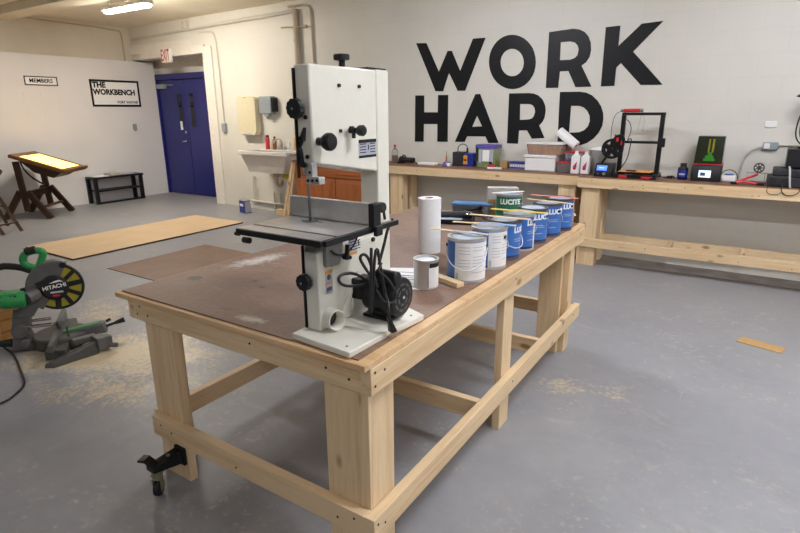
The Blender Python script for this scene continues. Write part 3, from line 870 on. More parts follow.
# printed plates
def plate(name, y0, y1, z0, z1, parent, warn):
    o = MB().box(FX, FX + .001, y0, y1, z0, z1).build(name, 'labelgrey', parent)
    m = MB()
    if warn:
        m.box(FX + .001, FX + .0015, y0, y1, z1 - .012, z1).build('warning_band', 'orange', o)
        MB().box(FX + .001, FX + .0015, y0, y1, z0 + (z1 - z0) * .38, z0 + (z1 - z0) * .38 + .005).build('warning_band', 'orange', o)
    else:
        m.box(FX + .001, FX + .0015, y0, y1, z1 - .011, z1).box(FX + .001, FX + .0015, y0, y1, z0, z0 + .008)
        m.box(FX + .001, FX + .0015, y0 + .05, y0 + .055, z0 + .025, z1 - .018)
        for i in range(4):
            m.box(FX + .001, FX + .0014, y0 + .006, y0 + .04, z0 + .016 + i * .009, z0 + .019 + i * .009)
            m.box(FX + .001, FX + .0014, y0 + .062, y1 - .006, z0 + .016 + i * .009, z0 + .019 + i * .009)
        m.build('plate_print', 'letter', o)
    return o
plate('rating_plate', 1.431, 1.528, 1.404, 1.463, BS, False)
w1 = plate('warning_label', 1.239, 1.272, .992, 1.068, BS, True)
MB().cyl((FX + .001, 1.255, 1.045), (FX + .0016, 1.255, 1.045), .009).box(FX + .001, FX + .0015, 1.243, 1.268, 1.0, 1.012).build('label_symbol', 'labelink', w1)
w2 = plate('warning_label', 1.362, 1.405, 1.09, 1.152, BS, False)
MB().box(FX + .001, FX + .0017, 1.362, 1.405, 1.09, 1.1).build('warning_band', 'orange', w2)
MB().cyl((FX, 1.497, 1.12), (FX + .006, 1.497, 1.12), .008).build('body_bolt', 'rubber', BS)
# motor
MY, MZ, MXe = 1.430, .956, -.915
mo = MB().lathe([(0, -.135), (.05, -.135), (.062, -.127), (.063, -.05), (.067, -.048), (.068, -.012), (.064, -.002), (.058, 0), (0, 0)], (MXe, MY, MZ), (1, 0, 0), 40).build('motor', 'black', BS)
for rr, n, w in ((.049, 9, .75), (.030, 6, .7)):
    for k in range(n):
        a0 = 2 * PI * k / n; a1 = a0 + 2 * PI / n * w
        pts = [(rr * math.cos(a0 + (a1 - a0) * i / 6), rr * math.sin(a0 + (a1 - a0) * i / 6)) for i in range(7)]
        pts += [((rr - .008) * math.cos(a0 + (a1 - a0) * i / 6), (rr - .008) * math.sin(a0 + (a1 - a0) * i / 6)) for i in range(6, -1, -1)]
        MB().prism(pts, (MXe - .0005, MY, MZ), (0, 1, 0), (0, 0, 1), (1, 0, 0), .001).build('vent_slot', 'darksteel', mo)
MB().cyl((MXe, MY, MZ), (MXe + .004, MY, MZ), .006).build('shaft_end', 'chrome', mo)
MB().cyl((-1.0, 1.405, 1.028), (-.918, 1.405, 1.028), .022).box(-1.0, -.925, 1.388, 1.43, 1.0, 1.025).build('capacitor_cover', 'black', mo, .004)
MB().box(-1.055, -.94, 1.39, 1.47, ZT + .02, ZT + .032).box(-1.04, -.95, 1.40, 1.46, ZT + .032, .905).build('motor_foot', 'black', mo, .003)
MB().box(FX, -1.045, 1.37, 1.44, .94, 1.01).build('motor_bracket', 'blackmetal', mo, .002)
# looped power cord with its plug hanging down to the base
lp = MB()
lp.tube([(-.98, 1.39, 1.0), (-1.02, 1.382, 1.005), (-1.02, 1.31, 1.055), (-1.02, 1.242, 1.069), (-1.02, 1.222, 1.056), (-1.02, 1.244, 1.03), (-1.02, 1.308, 1.01), (-1.02, 1.391, .999), (-.97, 1.40, 1.01)], .005, smooth=2)
lp.tube([(-1.0, 1.40, 1.01), (-1.0, 1.374, 1.025), (-1.0, 1.330, 1.076), (-1.0, 1.308, 1.109), (-1.0, 1.331, 1.117), (-1.0, 1.358, 1.097), (-.99, 1.369, 1.038), (-.97, 1.36, 1.0)], .005, smooth=2)
lp.tube([(-1.0, 1.50, 1.2), (-1.0, 1.471, 1.175), (-1.0, 1.445, 1.118), (-1.0, 1.414, 1.06)], .005, smooth=2)
pc = lp.build('power_cord', 'cordblack', BS)
MB().tube([(-.955, 1.312, 1.145), (-.955, 1.307, 1.05), (-.955, 1.299, .936), (-.955, 1.306, .932), (-.955, 1.319, 1.046), (-.955, 1.333, 1.131), (-.955, 1.345, 1.135), (-.955, 1.348, 1.122), (-.94, 1.345, 1.051), (-.93, 1.35, .98)], .005, smooth=1).tube([(-.94, 1.345, 1.09), (-.93, 1.305, 1.076), (-.92, 1.340, 1.05), (-.92, 1.369, 1.02), (-.915, 1.392, .979), (-.91, 1.368, .955), (-.92, 1.321, .972), (-.93, 1.30, 1.018)], .0035, smooth=2).tube([(-.93, 1.35, .99), (-.89, 1.31, .97), (-.89, 1.303, .94)], .004, smooth=1).build('cord_bundle', 'cordblack', pc)
MB().hexa([(-.902, 1.318, .878), (-.878, 1.308, .878), (-.870, 1.330, .878), (-.894, 1.340, .878)], [(-.896, 1.300, .938), (-.886, 1.296, .938), (-.883, 1.305, .938), (-.893, 1.309, .938)]).build('plug', 'black', pc, .003)
m = MB()
for k in (-1, 0, 1):
    m.cyl((-.884 + k * .006, 1.325 - k * .002, .879), (-.88 + k * .006, 1.332 - k * .002, .862), .002, n=8)
m.build('plug_prongs', 'chrome', pc)

# ------------------------------------------------------------------ things on the workbench
def can(label, c, face, white=None, bail=0, ink='blue', group='gallon paint cans on the workbench', word=None, lidmat='paintsmear', wsize=.037):
    """gallon paint can. face = azimuth where the front word starts, white = (a0, a1) of the plain back panel"""
    cx, cy, z = c
    rr, h = .0815, .19
    t = thing('paint_can', label, 'paint can', c, group)
    MB().lathe([(0, .002), (rr - .004, .002), (rr - .002, .008), (rr, .01), (rr, h - .012), (0, h - .012)], c, n=48).build('can_body', ink, t)
    rimm = 'steel' if ink != 'blue' or white else 'darksteel'
    MB().lathe([(rr - .006, 0), (rr + .0015, 0), (rr + .002, .006), (rr + .0003, .011)], c, n=48).build('bottom_rim', rimm, t)
    MB().lathe([(rr + .0003, h - .014), (rr + .002, h - .008), (rr + .002, h), (rr - .002, h + .001), (rr - .010, h - .001), (rr - .012, h - .008), (rr - .018, h - .008), (rr - .018, h - .012)], c, n=48).build('top_rim', rimm, t)
    if ink == 'blue':
        MB().lathe([(rr + .0005, .010), (rr + .0005, .022)], c, n=48).build('base_band', 'navyband', t)
    MB().lathe([(0, h - .006), (rr - .026, h - .006), (rr - .024, h - .003), (rr - .018, h - .002), (rr - .0165, h - .008)], c, n=40).build('can_lid', lidmat, t)
    def wrap(a0, rad):
        return lambda x, y, zz: Vector((cx + (rad + zz) * math.cos(a0 + x / rad), cy + (rad + zz) * math.sin(a0 + x / rad), z + y))
    if white:
        a0, a1 = white
        m = MB().lathe([(rr + .0006, .012), (rr + .0006, h - .016)], c, n=30, a0=a0, a1=a1)
        pn = m.build('back_panel', 'whiteplastic', t)
        m = MB()
        n = 9
        for col in range(3):
            b0 = a0 + .2 + col * (a1 - a0 - .3) / 3
            for i in range(n):
                if (i * 7 + col * 3) % 5 == 0: continue
                zz = z + .045 + i * .0135
                m.lathe([(rr + .0009, zz - z), (rr + .0009, zz - z + .0035)], c, n=8, a0=b0, a1=b0 + (a1 - a0 - .3) / 3 - .12)
        m.build('panel_print', 'print', pn)
        m = MB()
        for i in range(7):
            m.lathe([(rr + .001, .018 + i * .004), (rr + .001, .0195 + i * .004)], c, n=4, a0=a0 + .06, a1=a0 + .2)
        m.build('bar_code', 'labelink', pn)
    wd = word or 'LUCITE'
    text(wd, wsize, (0, 0, 0), (1, 0, 0), (0, 1, 0), 'can_lettering', 'white', t, bold=.002, align='LEFT', extrude=.0003,
         fn=lambda x, y, zz: wrap(face, rr + .0008)(x, y + .145, zz))
    for i, (q, ln) in enumerate(((.10, .05), (.09, .06), (.055, .045))):
        MB().lathe([(rr + .0006, q), (rr + .0006, q + .003)], c, n=8, a0=face + .05, a1=face + .05 + ln / rr).build('small_print', 'print', t)
    pts = []
    for i in range(25):
        q = PI * i / 24
        a = bail - PI / 2 + q
        hh = .145 - .085 * math.sin(q)
        rad = rr + .005 + .006 * math.sin(q)
        pts.append((cx + rad * math.cos(a), cy + rad * math.sin(a), z + hh))
    MB().tube(pts, .0022, 6).build('wire_handle', 'wire', t)
    for s in (-1, 1):
        a = bail + s * PI / 2
        MB().cyl((cx + (rr - .002) * math.cos(a), cy + (rr - .002) * math.sin(a), z + .147), (cx + (rr + .006) * math.cos(a), cy + (rr + .006) * math.sin(a), z + .147), .008, n=14).build('handle_lug', 'rubber', t)
    return t
def az(c): return math.atan2(-c[1], -c[0])
CANS = [(-.976, 2.032, ZT), (-.978, 2.269, ZT), (-.983, 2.463, ZT), (-.985, 2.667, ZT), (-.979, 2.857, ZT), (-.962, 3.055, ZT), (-.953, 3.257, ZT)]
a = [az(c) for c in CANS]
can('white-backed paint can nearest the band saw, wire handle hanging in front', CANS[0], a[0] + 2.2, (a[0] - .62, a[0] + 1.9), a[0] - .05)
can('paint can showing half blue, half white panel, second in the row from the saw', CANS[1], a[1] + 2.6, (a[1] - .02, a[1] + 2.2), a[1] + 2.6)
can('blue paint can, third in the row, just past the two white-backed cans', CANS[2], a[2] + .62, None, a[2] + .9)
can('blue paint can in the middle of the row, under the yellow stir stick', CANS[3], a[3] + .55, (a[3] + 1.15, a[3] + 2.4), a[3] + 2.7)
can('blue paint can fifth from the saw, large white letters at its right', CANS[4], a[4] + .15, None, a[4] + 2.7)
can('blue paint can second from the far end of the row', CANS[5], a[5] + .12, None, a[5] + 2.5)
can('blue paint can at the far end of the row, under a pink stir stick', CANS[6], a[6] + .3, None, a[6] + 2.6)
gc = (-1.28, 3.27, ZT)
can('green paint can behind the blue row beside a grey box', gc, az(gc) - .75, None, az(gc) + 2.6, 'green', None, None, 'paintsmear', .043)

def stick(label, a, b, z0, z1, mat='stick', tip=None):
    a = Vector((a[0], a[1], z0 + .003)); b = Vector((b[0], b[1], z1 + .003))
    o = MB().beam(a, b, .024, .0035).build('stir_stick', mat, None, .001)
    tag(o, label, 'stir stick', 'stir sticks lying on the cans')
    if tip:
        d = (b - a)
        MB().beam(a + d * .42 + Vector((0, 0, .0022)), a + d * .98 + Vector((0, 0, .0022)), .0245, .001).build('paint_smear', tip, o)
    return o
zc = ZT + .1925
stick('bare wooden stir stick on the can nearest the saw', (-1.165, 2.052), (-.892, 2.062), zc, zc, 'stick', 'paintsmear')
stick('stir stick with blue paint on the half white can', (-1.15, 2.24), (-.862, 2.30), zc, zc, 'stick', 'stickblue')
stick('bare wooden stir stick on the third can, behind the half white one', (-1.165, 2.455), (-.857, 2.475), zc, zc, 'stick')
stick('yellow painted stir stick across the middle blue can', (-1.14, 2.655), (-.842, 2.675), zc, zc, 'stickyellow')
stick('pale stir stick on the second blue can from the far end', (-1.09, 3.075), (-.82, 3.03), zc, zc, 'stick')
stick('pink stir stick across the blue can at the far end', (-1.126, 3.245), (-.84, 3.235), zc, zc, 'stickpink')
stick('whitish stir stick slanting across the green can', (-1.365, 3.19), (-1.22, 3.36), zc, zc, 'white')

# paper towel roll, small open can, papers, wood scrap
def towel_roll(name, label, base, axis, r=.058, h=.278):
    t = thing(name, label, 'paper towel roll', base)
    ax = Vector(axis).normalized()
    MB().lathe([(.021, 0), (r, 0), (r, h), (.021, h), (.021, 0)], base, ax, 40).build('paper', 'white', t)
    MB().lathe([(.0185, -.001), (.0209, -.001), (.0209, h + .001), (.0185, h + .001), (.0185, -.001)], base, ax, 24).build('cardboard_core', 'cardboard', t)
    return t
rt = towel_roll('paper_towel_roll', 'white paper towel roll standing upright on the pine workbench', (-1.345, 2.355, ZT), (0, 0, 1))
MB().lathe([(.0583, 0), (.0605, .001), (.0605, .277), (.0583, .278)], (-1.345, 2.355, ZT), n=6, a0=-1.75, a1=-1.45).build('loose_sheet_edge', 'white', rt)
qc = (-1.062, 1.835, ZT)
t = thing('quart_can', 'small open tin can with white label beside the motor', 'can', qc)
MB().lathe([(0, 0), (.049, 0), (.051, .003), (.0505, .006), (.0505, .116), (.0525, .119), (.0525, .124), (.046, .124), (.044, .119), (.044, .108), (0, .108)], qc, n=40).build('can_body', 'steel', t)
MB().lathe([(0, .1085), (.0438, .1085), (.0438, .113), (.035, .118), (.02, .120), (0, .1205)], qc, n=30).build('white_paint', 'paint', t)
MB().lathe([(.0512, .01), (.0512, .112)], qc, n=24, a0=az(qc) + .15, a1=az(qc) + 2.2).build('paper_label', 'whiteplastic', t)
MB().lathe([(.0515, .094), (.0515, .112)], qc, n=24, a0=az(qc) + .25, a1=az(qc) + 2.2).lathe([(.0515, .01), (.0515, .112)], qc, n=4, a0=az(qc) + .15, a1=az(qc) + .2).build('label_band', 'rubber', t)
tag(MB().obox((-1.03, 1.935, ZT + .011), (.2, .04, .02), rz=-.35).build('wood_offcut', 'pineX', None, .001), 'small pale wood offcut at the foot of the nearest paint can', 'wood offcut')
for i, (x, yy, rz, lab) in enumerate(((-1.22, 1.90, .5, 'lower white printed sheet under another behind the motor'), (-1.19, 1.885, .35, 'upper white printed sheet behind the motor beside the small can'))):
    z = ZT + .0005 + i * .0012
    o = MB().obox((x, yy, z + .0003), (.216, .28, .0006), rz=rz).build('printed_sheet', 'white')
    tag(o, lab, 'paper')
    m = MB()
    for k in range(9):
        if k % 4 == 3: continue
        v = Matrix.Rotation(rz, 3, 'Z') @ Vector((0, -.11 + k * .025, 0))
        m.obox((x + v.x, yy + v.y, z + .0008), (.16, .006 if k % 3 else .012, .0002), rz=rz)
    m.build('print_lines', 'labelink', o)

# black tray with a paint roller, tubs and boxes at the far end
T_ = Matrix.Translation((-1.60, 3.12, ZT)) @ Matrix.Rotation(.35, 4, 'Z')
t = thing('roller_tray', 'black plastic paint tray lying behind the paper towel roll', 'paint tray', (-1.60, 3.08, ZT))
m = MB(T_)
W, L = .09, .12
m.hexa([(-L, -W, .0), (L, -W, .0), (L, W, .0), (-L, W, .0)], [(-L - .01, -W - .01, .004), (L + .01, -W - .01, .004), (L + .01, W + .01, .004), (-L - .01, W + .01, .004)])
for (xa, xb, ya, yb, z1) in ((-L - .01, L + .01, -W - .012, -W, .03), (-L - .01, L + .01, W, W + .012, .03), (-L - .012, -L, -W, W, .03), (L, L + .012, -W, W, .034)):
    m.box(xa, xb, ya, yb, .002, z1)
m.build('tray_body', 'black', t, .003)
MB(T_).hexa([(-L, -W, .004), (.05, -W, .004), (.05, W, .004), (-L, W, .004)], [(-L, -W, .012), (.05, -W, .006), (.05, W, .006), (-L, W, .012)]).build('white_paint_film', 'paintsmear', t)
t = thing('paint_roller', 'black handled paint roller resting across the black tray', 'paint roller', (-1.55, 3.1, ZT + .06))
MB().cyl((-1.66, 3.06, ZT + .05), (-1.53, 3.15, ZT + .05), .02).build('roller_sleeve', 'darkfill', t)
MB().tube([(-1.53, 3.15, ZT + .05), (-1.50, 3.17, ZT + .05), (-1.51, 3.21, ZT + .055), (-1.56, 3.2, ZT + .06), (-1.56, 3.23, ZT + .063)], .004, smooth=1).build('roller_frame', 'chrome', t)
MB().cyl((-1.56, 3.22, ZT + .062), (-1.49, 3.31, ZT + .075), .011, .014).build('handle', 'black', t)
def tub(name, label, cat, c, sx, sy, h, bodymat, lidmat, fill=None, fillh=.6, group=None, rz=0, lid=.012):
    """tapered plastic tub with a lid, its contents seen through the sides"""
    T = Matrix.Translation(c) @ Matrix.Rotation(rz, 4, 'Z')
    t = thing(name, label, cat, c, group)
    k = .9
    a, b = sx / 2, sy / 2
    q = lambda s, z: [(-a * s, -b * s, z), (a * s, -b * s, z), (a * s, b * s, z), (-a * s, b * s, z)]
    MB(T).hexa(q(k, 0), q(1, h - lid)).build('tub_body', bodymat, t, .006)
    if fill:
        MB(T).hexa(q(k * .96, .004), q((k + (1 - k) * fillh) * .96, h * fillh)).build('contents', fill, t, .004)
    MB(T).hexa(q(1.04, h - lid), q(1.04, h - .002)).hexa(q(.9, h - .002), q(.88, h)).build('lid', lidmat, t, .004)
    return t
tub('storage_tub', 'clear tub with blue lid at the far end of the workbench', 'storage tub', (-1.625, 3.40, ZT), .22, .12, .085, 'clear', 'lidblue', 'darkfill', .75, rz=.25)
t = thing('plastic_cup', 'small clear blue cup between the blue lidded tub and green can', 'cup', (-1.445, 3.30, ZT))
MB().lathe([(0, 0), (.028, 0), (.036, .09), (.038, .092), (.036, .094), (.033, .09), (.026, .004), (0, .004)], (-1.445, 3.30, ZT), n=28).build('cup_body', 'clear', t)
MB().lathe([(0, .0945), (.038, .0945), (.039, .102), (0, .103)], (-1.445, 3.30, ZT), n=28).build('cup_lid', 'lidblue', t)
t = thing('card_box', 'grey open cardboard box behind the green paint can', 'box', (-1.385, 3.41, ZT))
Tb = Matrix.Translation((-1.385, 3.41, ZT)) @ Matrix.Rotation(.5, 4, 'Z')
MB(Tb).box(-.10, .10, -.045, .045, 0, .205).build('box_body', 'greybox', t, .002)
MB(Tb).box(-.1005, -.05, -.046, -.045, .0, .13).build('brown_panel', 'cardboard', t)
t = thing('plastic_pot', 'small pale pink plastic pot at the far corner of the workbench', 'pot', (-.965, 3.42, ZT))
MB().lathe([(0, 0), (.028, 0), (.042, .055), (.05, .058), (.052, .064), (.045, .064), (.04, .058), (.026, .004), (0, .004)], (-.945, 3.42, ZT), n=28).build('pot_body', 'pinkcup', t)

# ------------------------------------------------------------------ things along the wall benches
Z1, Z2 = .910, .908
c = (-3.965, 6.02, Z1)
t = thing('spray_bottle', 'clear bottle half full of brown liquid with a red cap', 'bottle', c)
MB().lathe([(0, 0), (.042, 0), (.045, .006), (.045, .13), (.035, .16), (.015, .18), (.013, .2), (0, .2)], c, n=28).build('bottle_body', 'clear', t)
MB().lathe([(0, .004), (.04, .004), (.042, .01), (.042, .09), (0, .09)], c, n=28).build('brown_liquid', 'brown', t)
MB().lathe([(0, .19), (.017, .19), (.017, .225), (0, .228)], c, n=20).build('cap', 'red', t)
t = thing('angle_grinder', 'black corded power tool lying at the left end of the long bench', 'power tool', (-3.73, 5.95, Z1))
MB().cyl((-3.76, 5.95, .955), (-3.62, 5.93, .955), .034).cyl((-3.84, 5.96, .955), (-3.76, 5.95, .955), .045, .038).build('tool_body', 'black', t, .006)
MB().cyl((-3.83, 5.95, .93), (-3.83, 5.95, .912), .05).build('disc_guard', 'blackmetal', t)
MB().tube([(-3.80, 5.95, .99), (-3.79, 5.94, 1.02), (-3.74, 5.93, 1.0)], .008, smooth=1).build('side_handle', 'rubber', t)
MB().tube([(-3.62, 5.93, .95), (-3.57, 5.9, .93), (-3.54, 5.87, .916)], .007, smooth=1).build('cord_stub', 'rubber', t)
t = thing('flat_carton', 'flat white carton lying on the long bench beside the black tool', 'box', (-3.42, 5.93, Z1))
MB().obox((-3.42, 5.93, Z1 + .014), (.25, .08, .028), rz=-.06).build('carton', 'white', t, .003)
t = thing('soldering_stand', 'small purple and white soldering stand beside the blue box', 'soldering stand', (-3.17, 5.90, Z1))
MB().lathe([(0, 0), (.055, 0), (.06, .012), (.045, .045), (.03, .05), (0, .05)], (-3.18, 5.895, Z1), n=28).build('stand_base', 'purple', t)
MB().obox((-3.14, 5.87, Z1 + .02), (.05, .05, .04)).build('sponge_tray', 'whiteplastic', t, .004)
MB().cyl((-3.185, 5.895, .955), (-3.19, 5.90, 1.03), .014, .009).build('iron_grip', 'brown', t)
MB().cyl((-3.19, 5.90, 1.03), (-3.192, 5.902, 1.09), .005, .002).build('iron_tip', 'darksteel', t)
t = thing('blue_carton', 'blue and black box with an orange mark on the long bench', 'box', (-3.0, 6.0, Z1))
MB().box(-3.14, -2.99, 5.96, 6.10, Z1, 1.075).build('dark_half', 'darkfill', t, .004)
MB().box(-2.99, -2.86, 5.96, 6.10, Z1, 1.065).build('blue_half', 'darkblue', t, .004)
MB().prism([(-.03, -.055), (.03, -.055), (.022, .0), (.03, .04), (.0, .058), (-.03, .04), (-.022, 0)], (-2.965, 5.9595, .99), (1, 0, 0), (0, 0, 1), (0, -1, 0), .002).build('orange_mark', 'orange', t)
MB().cyl((-2.965, 5.9575, .985), (-2.965, 5.955, .985), .014).build('mark_centre', 'letter', t)
o = MB().tube([(-3.1, 6.03, 1.0765), (-3.11, 6.04, 1.13), (-3.06, 6.05, 1.175), (-2.99, 6.05, 1.15), (-2.985, 6.05, 1.11)], .005, smooth=2).cyl((-2.985, 6.05, 1.12), (-2.985, 6.05, 1.076), .012).build('cable', 'cordblack')
tag(o, 'thin dark cable arching over the blue and black box', 'cable')
c = (-2.72, 6.0, Z1)
t = tub('storage_tub', 'tall clear tub of lime green packs with purple lid', 'storage tub', c, .25, .17, .265, 'clear', 'purple', 'lime', .86, None, 0, .045)
MB().box(-2.755, -2.665, 5.905, 5.9065, .985, 1.115).build('white_label', 'white', t)
for x_ in (-2.80, -2.655):
    MB().box(x_, x_ + .035, 5.9035, 5.9065, .97, 1.12).build('label_strip', 'print', t)
MB().box(-2.84, -2.81, 5.904, 5.906, .98, 1.14).box(-2.665, -2.63, 5.902, 5.9035, .93, .985).build('dark_pack', 'darkfill', t)
t = thing('flat_carton', 'small red and white carton in front of the lime green tub', 'box', (-2.62, 5.86, Z1))
MB().box(-2.70, -2.54, 5.83, 5.88, Z1, .93).build('white_half', 'white', t, .002)
MB().box(-2.70, -2.615, 5.832, 5.878, .9302, .955).build('red_half', 'red', t, .002)
o = MB().box(-2.58, -2.485, 6.0, 6.10, Z1, .985).build('cardboard_box', 'cardboard', None, .003); tag(o, 'small brown cardboard box right of the lime green tub', 'box')
t = thing('blue_packet', 'flat blue and grey box left of the white storage box', 'box', (-2.36, 6.0, Z1))
MB().box(-2.455, -2.26, 5.96, 6.08, Z1, .99).build('packet_body', 'labelgrey', t, .003)
MB().box(-2.456, -2.259, 5.959, 6.08, .968, .991).box(-2.456, -2.259, 5.959, 6.08, .915, .93).build('blue_band', 'darkblue', t, .001)
m = MB()
for k in range(6):
    m.box(-2.44 + k * .03, -2.425 + k * .03, 5.957, 5.9595, .938, .955)
m.build('packet_print', 'white', t)
t = thing('storage_box', 'opaque white storage box with white lid under the clear box', 'storage box', (-2.05, 5.97, Z1))
MB().box(-2.225, -1.885, 5.86, 6.08, Z1, 1.055).build('box_body', 'whiteplastic', t, .008)
MB().box(-2.235, -1.875, 5.85, 6.09, 1.055, 1.085).build('lid', 'whiteplastic', t, .006)
tub('storage_box', 'clear storage box of orange items with white lid on the white box', 'storage box', (-2.03, 5.97, 1.0855), .39, .22, .135, 'clear', 'whiteplastic', 'orangefill', .78, None, 0, .022)
tub('food_tub', 'clear tub with red lid and dark contents low on the bench', 'storage tub', (-1.765, 5.93, Z1), .20, .15, .115, 'clear', 'red', 'redfill', .8)
tub('food_tub', 'clear tub with red lid stacked on the lower red lidded tub', 'storage tub', (-1.70, 5.97, 1.0255), .19, .15, .105, 'clear', 'red', 'purple', .35)
towel_roll('paper_towel_roll', 'white paper towel roll leaning tilted above the red lidded tubs', (-1.69, 5.99, 1.185), (-.80, .1, .60), .05, .25)
for i, (x, lab) in enumerate(((-1.625, 'left of two white jugs with a red drop mark'), (-1.525, 'right of two white jugs with a red drop mark'))):
    c = (x, 5.83, Z1)
    t = thing('jug', lab, 'jug', c, 'white jugs on the long bench')
    q = lambda sx, sy, z: [(x - sx, 5.83 - sy, z), (x + sx, 5.83 - sy, z), (x + sx, 5.83 + sy, z), (x - sx, 5.83 + sy, z)]
    MB().hexa(q(.045, .035, Z1), q(.045, .035, 1.085)).hexa(q(.045, .035, 1.085), q(.016, .016, 1.115)).build('jug_body', 'whiteplastic', t, .009)
    MB().cyl((x, 5.83, 1.112), (x, 5.83, 1.14), .017).build('cap', 'white', t, .002)
    MB().prism([(-.02, -.03), (.0, -.042), (.016, -.03), (.016, .0), (.022, .052), (.006, .03), (-.016, .0)], (x - .002, 5.7945, .99), (1, 0, 0), (0, 0, 1), (0, -1, 0), .0012).build('red_mark', 'red', t)
    MB().box(x - .02, x + .018, 5.7928, 5.794, .983, .991).build('mark_band', 'purple', t)
c = (-1.455, 5.985, Z1)
t = thing('paint_pail', 'shiny metal pail behind the white jugs', 'pail', c)
MB().lathe([(0, 0), (.085, 0), (.095, .235), (.099, .24), (.093, .243), (.088, .235), (.08, .012), (0, .012)], c, n=40).build('pail_body', 'steel', t)
MB().lathe([(0, .2), (.0855, .2), (.088, .245), (.06, .262), (.03, .268), (0, .27)], c, n=30).build('white_rag', 'white', t)
MB().tube([(c[0] + .099 * math.cos(q), c[1] - .02 - .05 * math.sin(q), Z1 + .22 - .06 * math.sin(q)) for q in [PI * i / 14 for i in range(15)]], .0025).build('wire_handle', 'chrome', t)

# 3-D printer with its control box
t = thing('control_box', 'small black control box with a lit blue screen and silver dial', 'control box', (-1.32, 5.76, Z2))
MB().prism([(5.68, Z2), (5.86, Z2), (5.86, Z2 + .125), (5.73, Z2 + .125), (5.68, Z2 + .04)], (-1.415, 0, 0), (0, 1, 0), (0, 0, 1), (1, 0, 0), .17).build('case', 'black', t, .004)
un = Vector((0, .05, .085)).normalized(); nn = Vector((0, -.085, .05)).normalized()
MB().obox(Vector((-1.345, 5.706, Z2 + .085)) + nn * .001, (.095, .052, .004), Matrix((Vector((1, 0, 0)), un, -nn)).transposed()).build('screen', 'screen', t)
MB().obox(Vector((-1.345, 5.706, Z2 + .085)) + nn * .0034, (.05, .006, .001), Matrix((Vector((1, 0, 0)), un, -nn)).transposed()).build('screen_text', 'whitescreen', t)
MB().cyl((-1.315, 5.68, Z2 + .03), (-1.315, 5.662, Z2 + .033), .017).build('dial', 'chrome', t, .003)
MB().cyl((-1.375, 5.68, Z2 + .03), (-1.375, 5.672, Z2 + .032), .008).build('button', 'purple', t)
P3 = thing('desktop_printer', 'black open-frame desktop printer with orange bed and red motor', '3d printer', (-.93, 5.8, Z2))
pl, pr, py = -1.115, -.765, 5.84
MB().box(pl - .02, pl + .02, 5.66, 5.99, Z2 + .01, .95).box(pr - .02, pr + .02, 5.66, 5.99, Z2 + .01, .95).box(pl, pr, 5.655, 5.69, Z2 + .01, .945).box(pl, pr, 5.96, 5.99, Z2 + .01, .945).box(pl - .03, pl + .03, 5.65, 5.7, Z2, .925).box(pr - .03, pr + .03, 5.65, 5.7, Z2, .925).box(pl - .03, pl + .03, 5.94, 5.99, Z2, .925).box(pr - .03, pr + .03, 5.94, 5.99, Z2, .925).build('base_frame', 'blackmetal', P3, .002)
MB().box(pl - .02, pl + .02, py - .02, py + .02, .95, 1.50).build('upright', 'blackmetal', P3, .002)
MB().box(pr - .02, pr + .02, py - .02, py + .02, .95, 1.50).build('upright', 'blackmetal', P3, .002)
MB().box(pl - .02, pr + .022, py - .015, py + .015, 1.5, 1.527).build('top_bar', 'blackmetal', P3, .002)
gx = MB().box(pl - .02, pr + .04, py - .045, py - .022, 1.235, 1.26).build('gantry_bar', 'blackmetal', P3, .002)
MB().box(pr - .01, pr + .05, py - .05, py - .02, 1.205, 1.29).build('gantry_bracket', 'black', gx, .004)
MB().box(pl - .06, pl + .035, py - .05, py - .022, 1.205, 1.285).build('gantry_bracket', 'black', gx, .004)
MB().box(pl - .075, pl - .03, py - .06, py - .02, 1.22, 1.27).build('feed_motor', 'black', gx, .004)
MB().box(pl - .06, pl - .045, py - .065, py - .06, 1.24, 1.32).build('red_clip', 'red', gx)
bd = MB().box(-1.09, -.79, 5.68, 5.93, .968, .974).build('print_bed', 'orangefill', P3, .001)
MB().box(-1.06, -.82, 5.70, 5.92, .952, .966).box(-.96, -.92, 5.67, 5.95, .93, .952).build('bed_carriage', 'blackmetal', bd, .002)
MB().box(-1.02, -.93, 5.683, 5.72, .975, .985).build('bed_clip', 'rubber', bd)
MB().box(-1.075, -1.0, 5.651, 5.655, .915, .94).box(-.87, -.77, 5.651, 5.655, .915, .935).build('red_trim', 'red', P3)
MB().cyl((pl - .01, py, 1.546), (pl + .14, py, 1.546), .017).build('red_motor', 'red', P3, .002)
MB().cyl((pl - .035, py, 1.546), (pl - .01, py, 1.546), .014).cyl((pl + .14, py, 1.546), (pl + .17, py, 1.546), .016).build('motor_collar', 'chrome', P3)
MB().tube([(pl + .155, py, 1.53), (pl + .15, py, 1.45), (pl + .135, py, 1.36)], .004, smooth=1).tube([(pl + .17, py, 1.53), (pl + .19, py, 1.44), (pl + .185, py, 1.37)], .004, smooth=1).cyl((pl + .185, py, 1.375), (pl + .185, py, 1.345), .009).build('feed_tube', 'cordgrey', P3)
MB().tube([(pl - .035, py, 1.54), (pl - .09, py, 1.51), (pl - .11, py, 1.4), (pl - .1, py - .03, 1.28)], .003, smooth=2).tube([(pl + .04, py - .03, 1.24), (pl + .10, py - .04, 1.30), (pl + .09, py - .05, 1.18), (pl + .08, py - .06, 1.08), (pl + .02, py - .05, .98)], .005, smooth=2).tube([(pl + .03, py - .02, 1.46), (pl + .06, py - .03, 1.44), (pl + .09, py - .04, 1.36), (pl + .06, py - .04, 1.27)], .004, smooth=2).build('printer_cable', 'cordblack', P3)
SPC = (-1.265, 5.78, 1.185)
t = thing('filament_spool', 'big black spool on a slanted stand left of the printer frame', 'spool', (-1.30, 5.80, Z2))
m = MB()
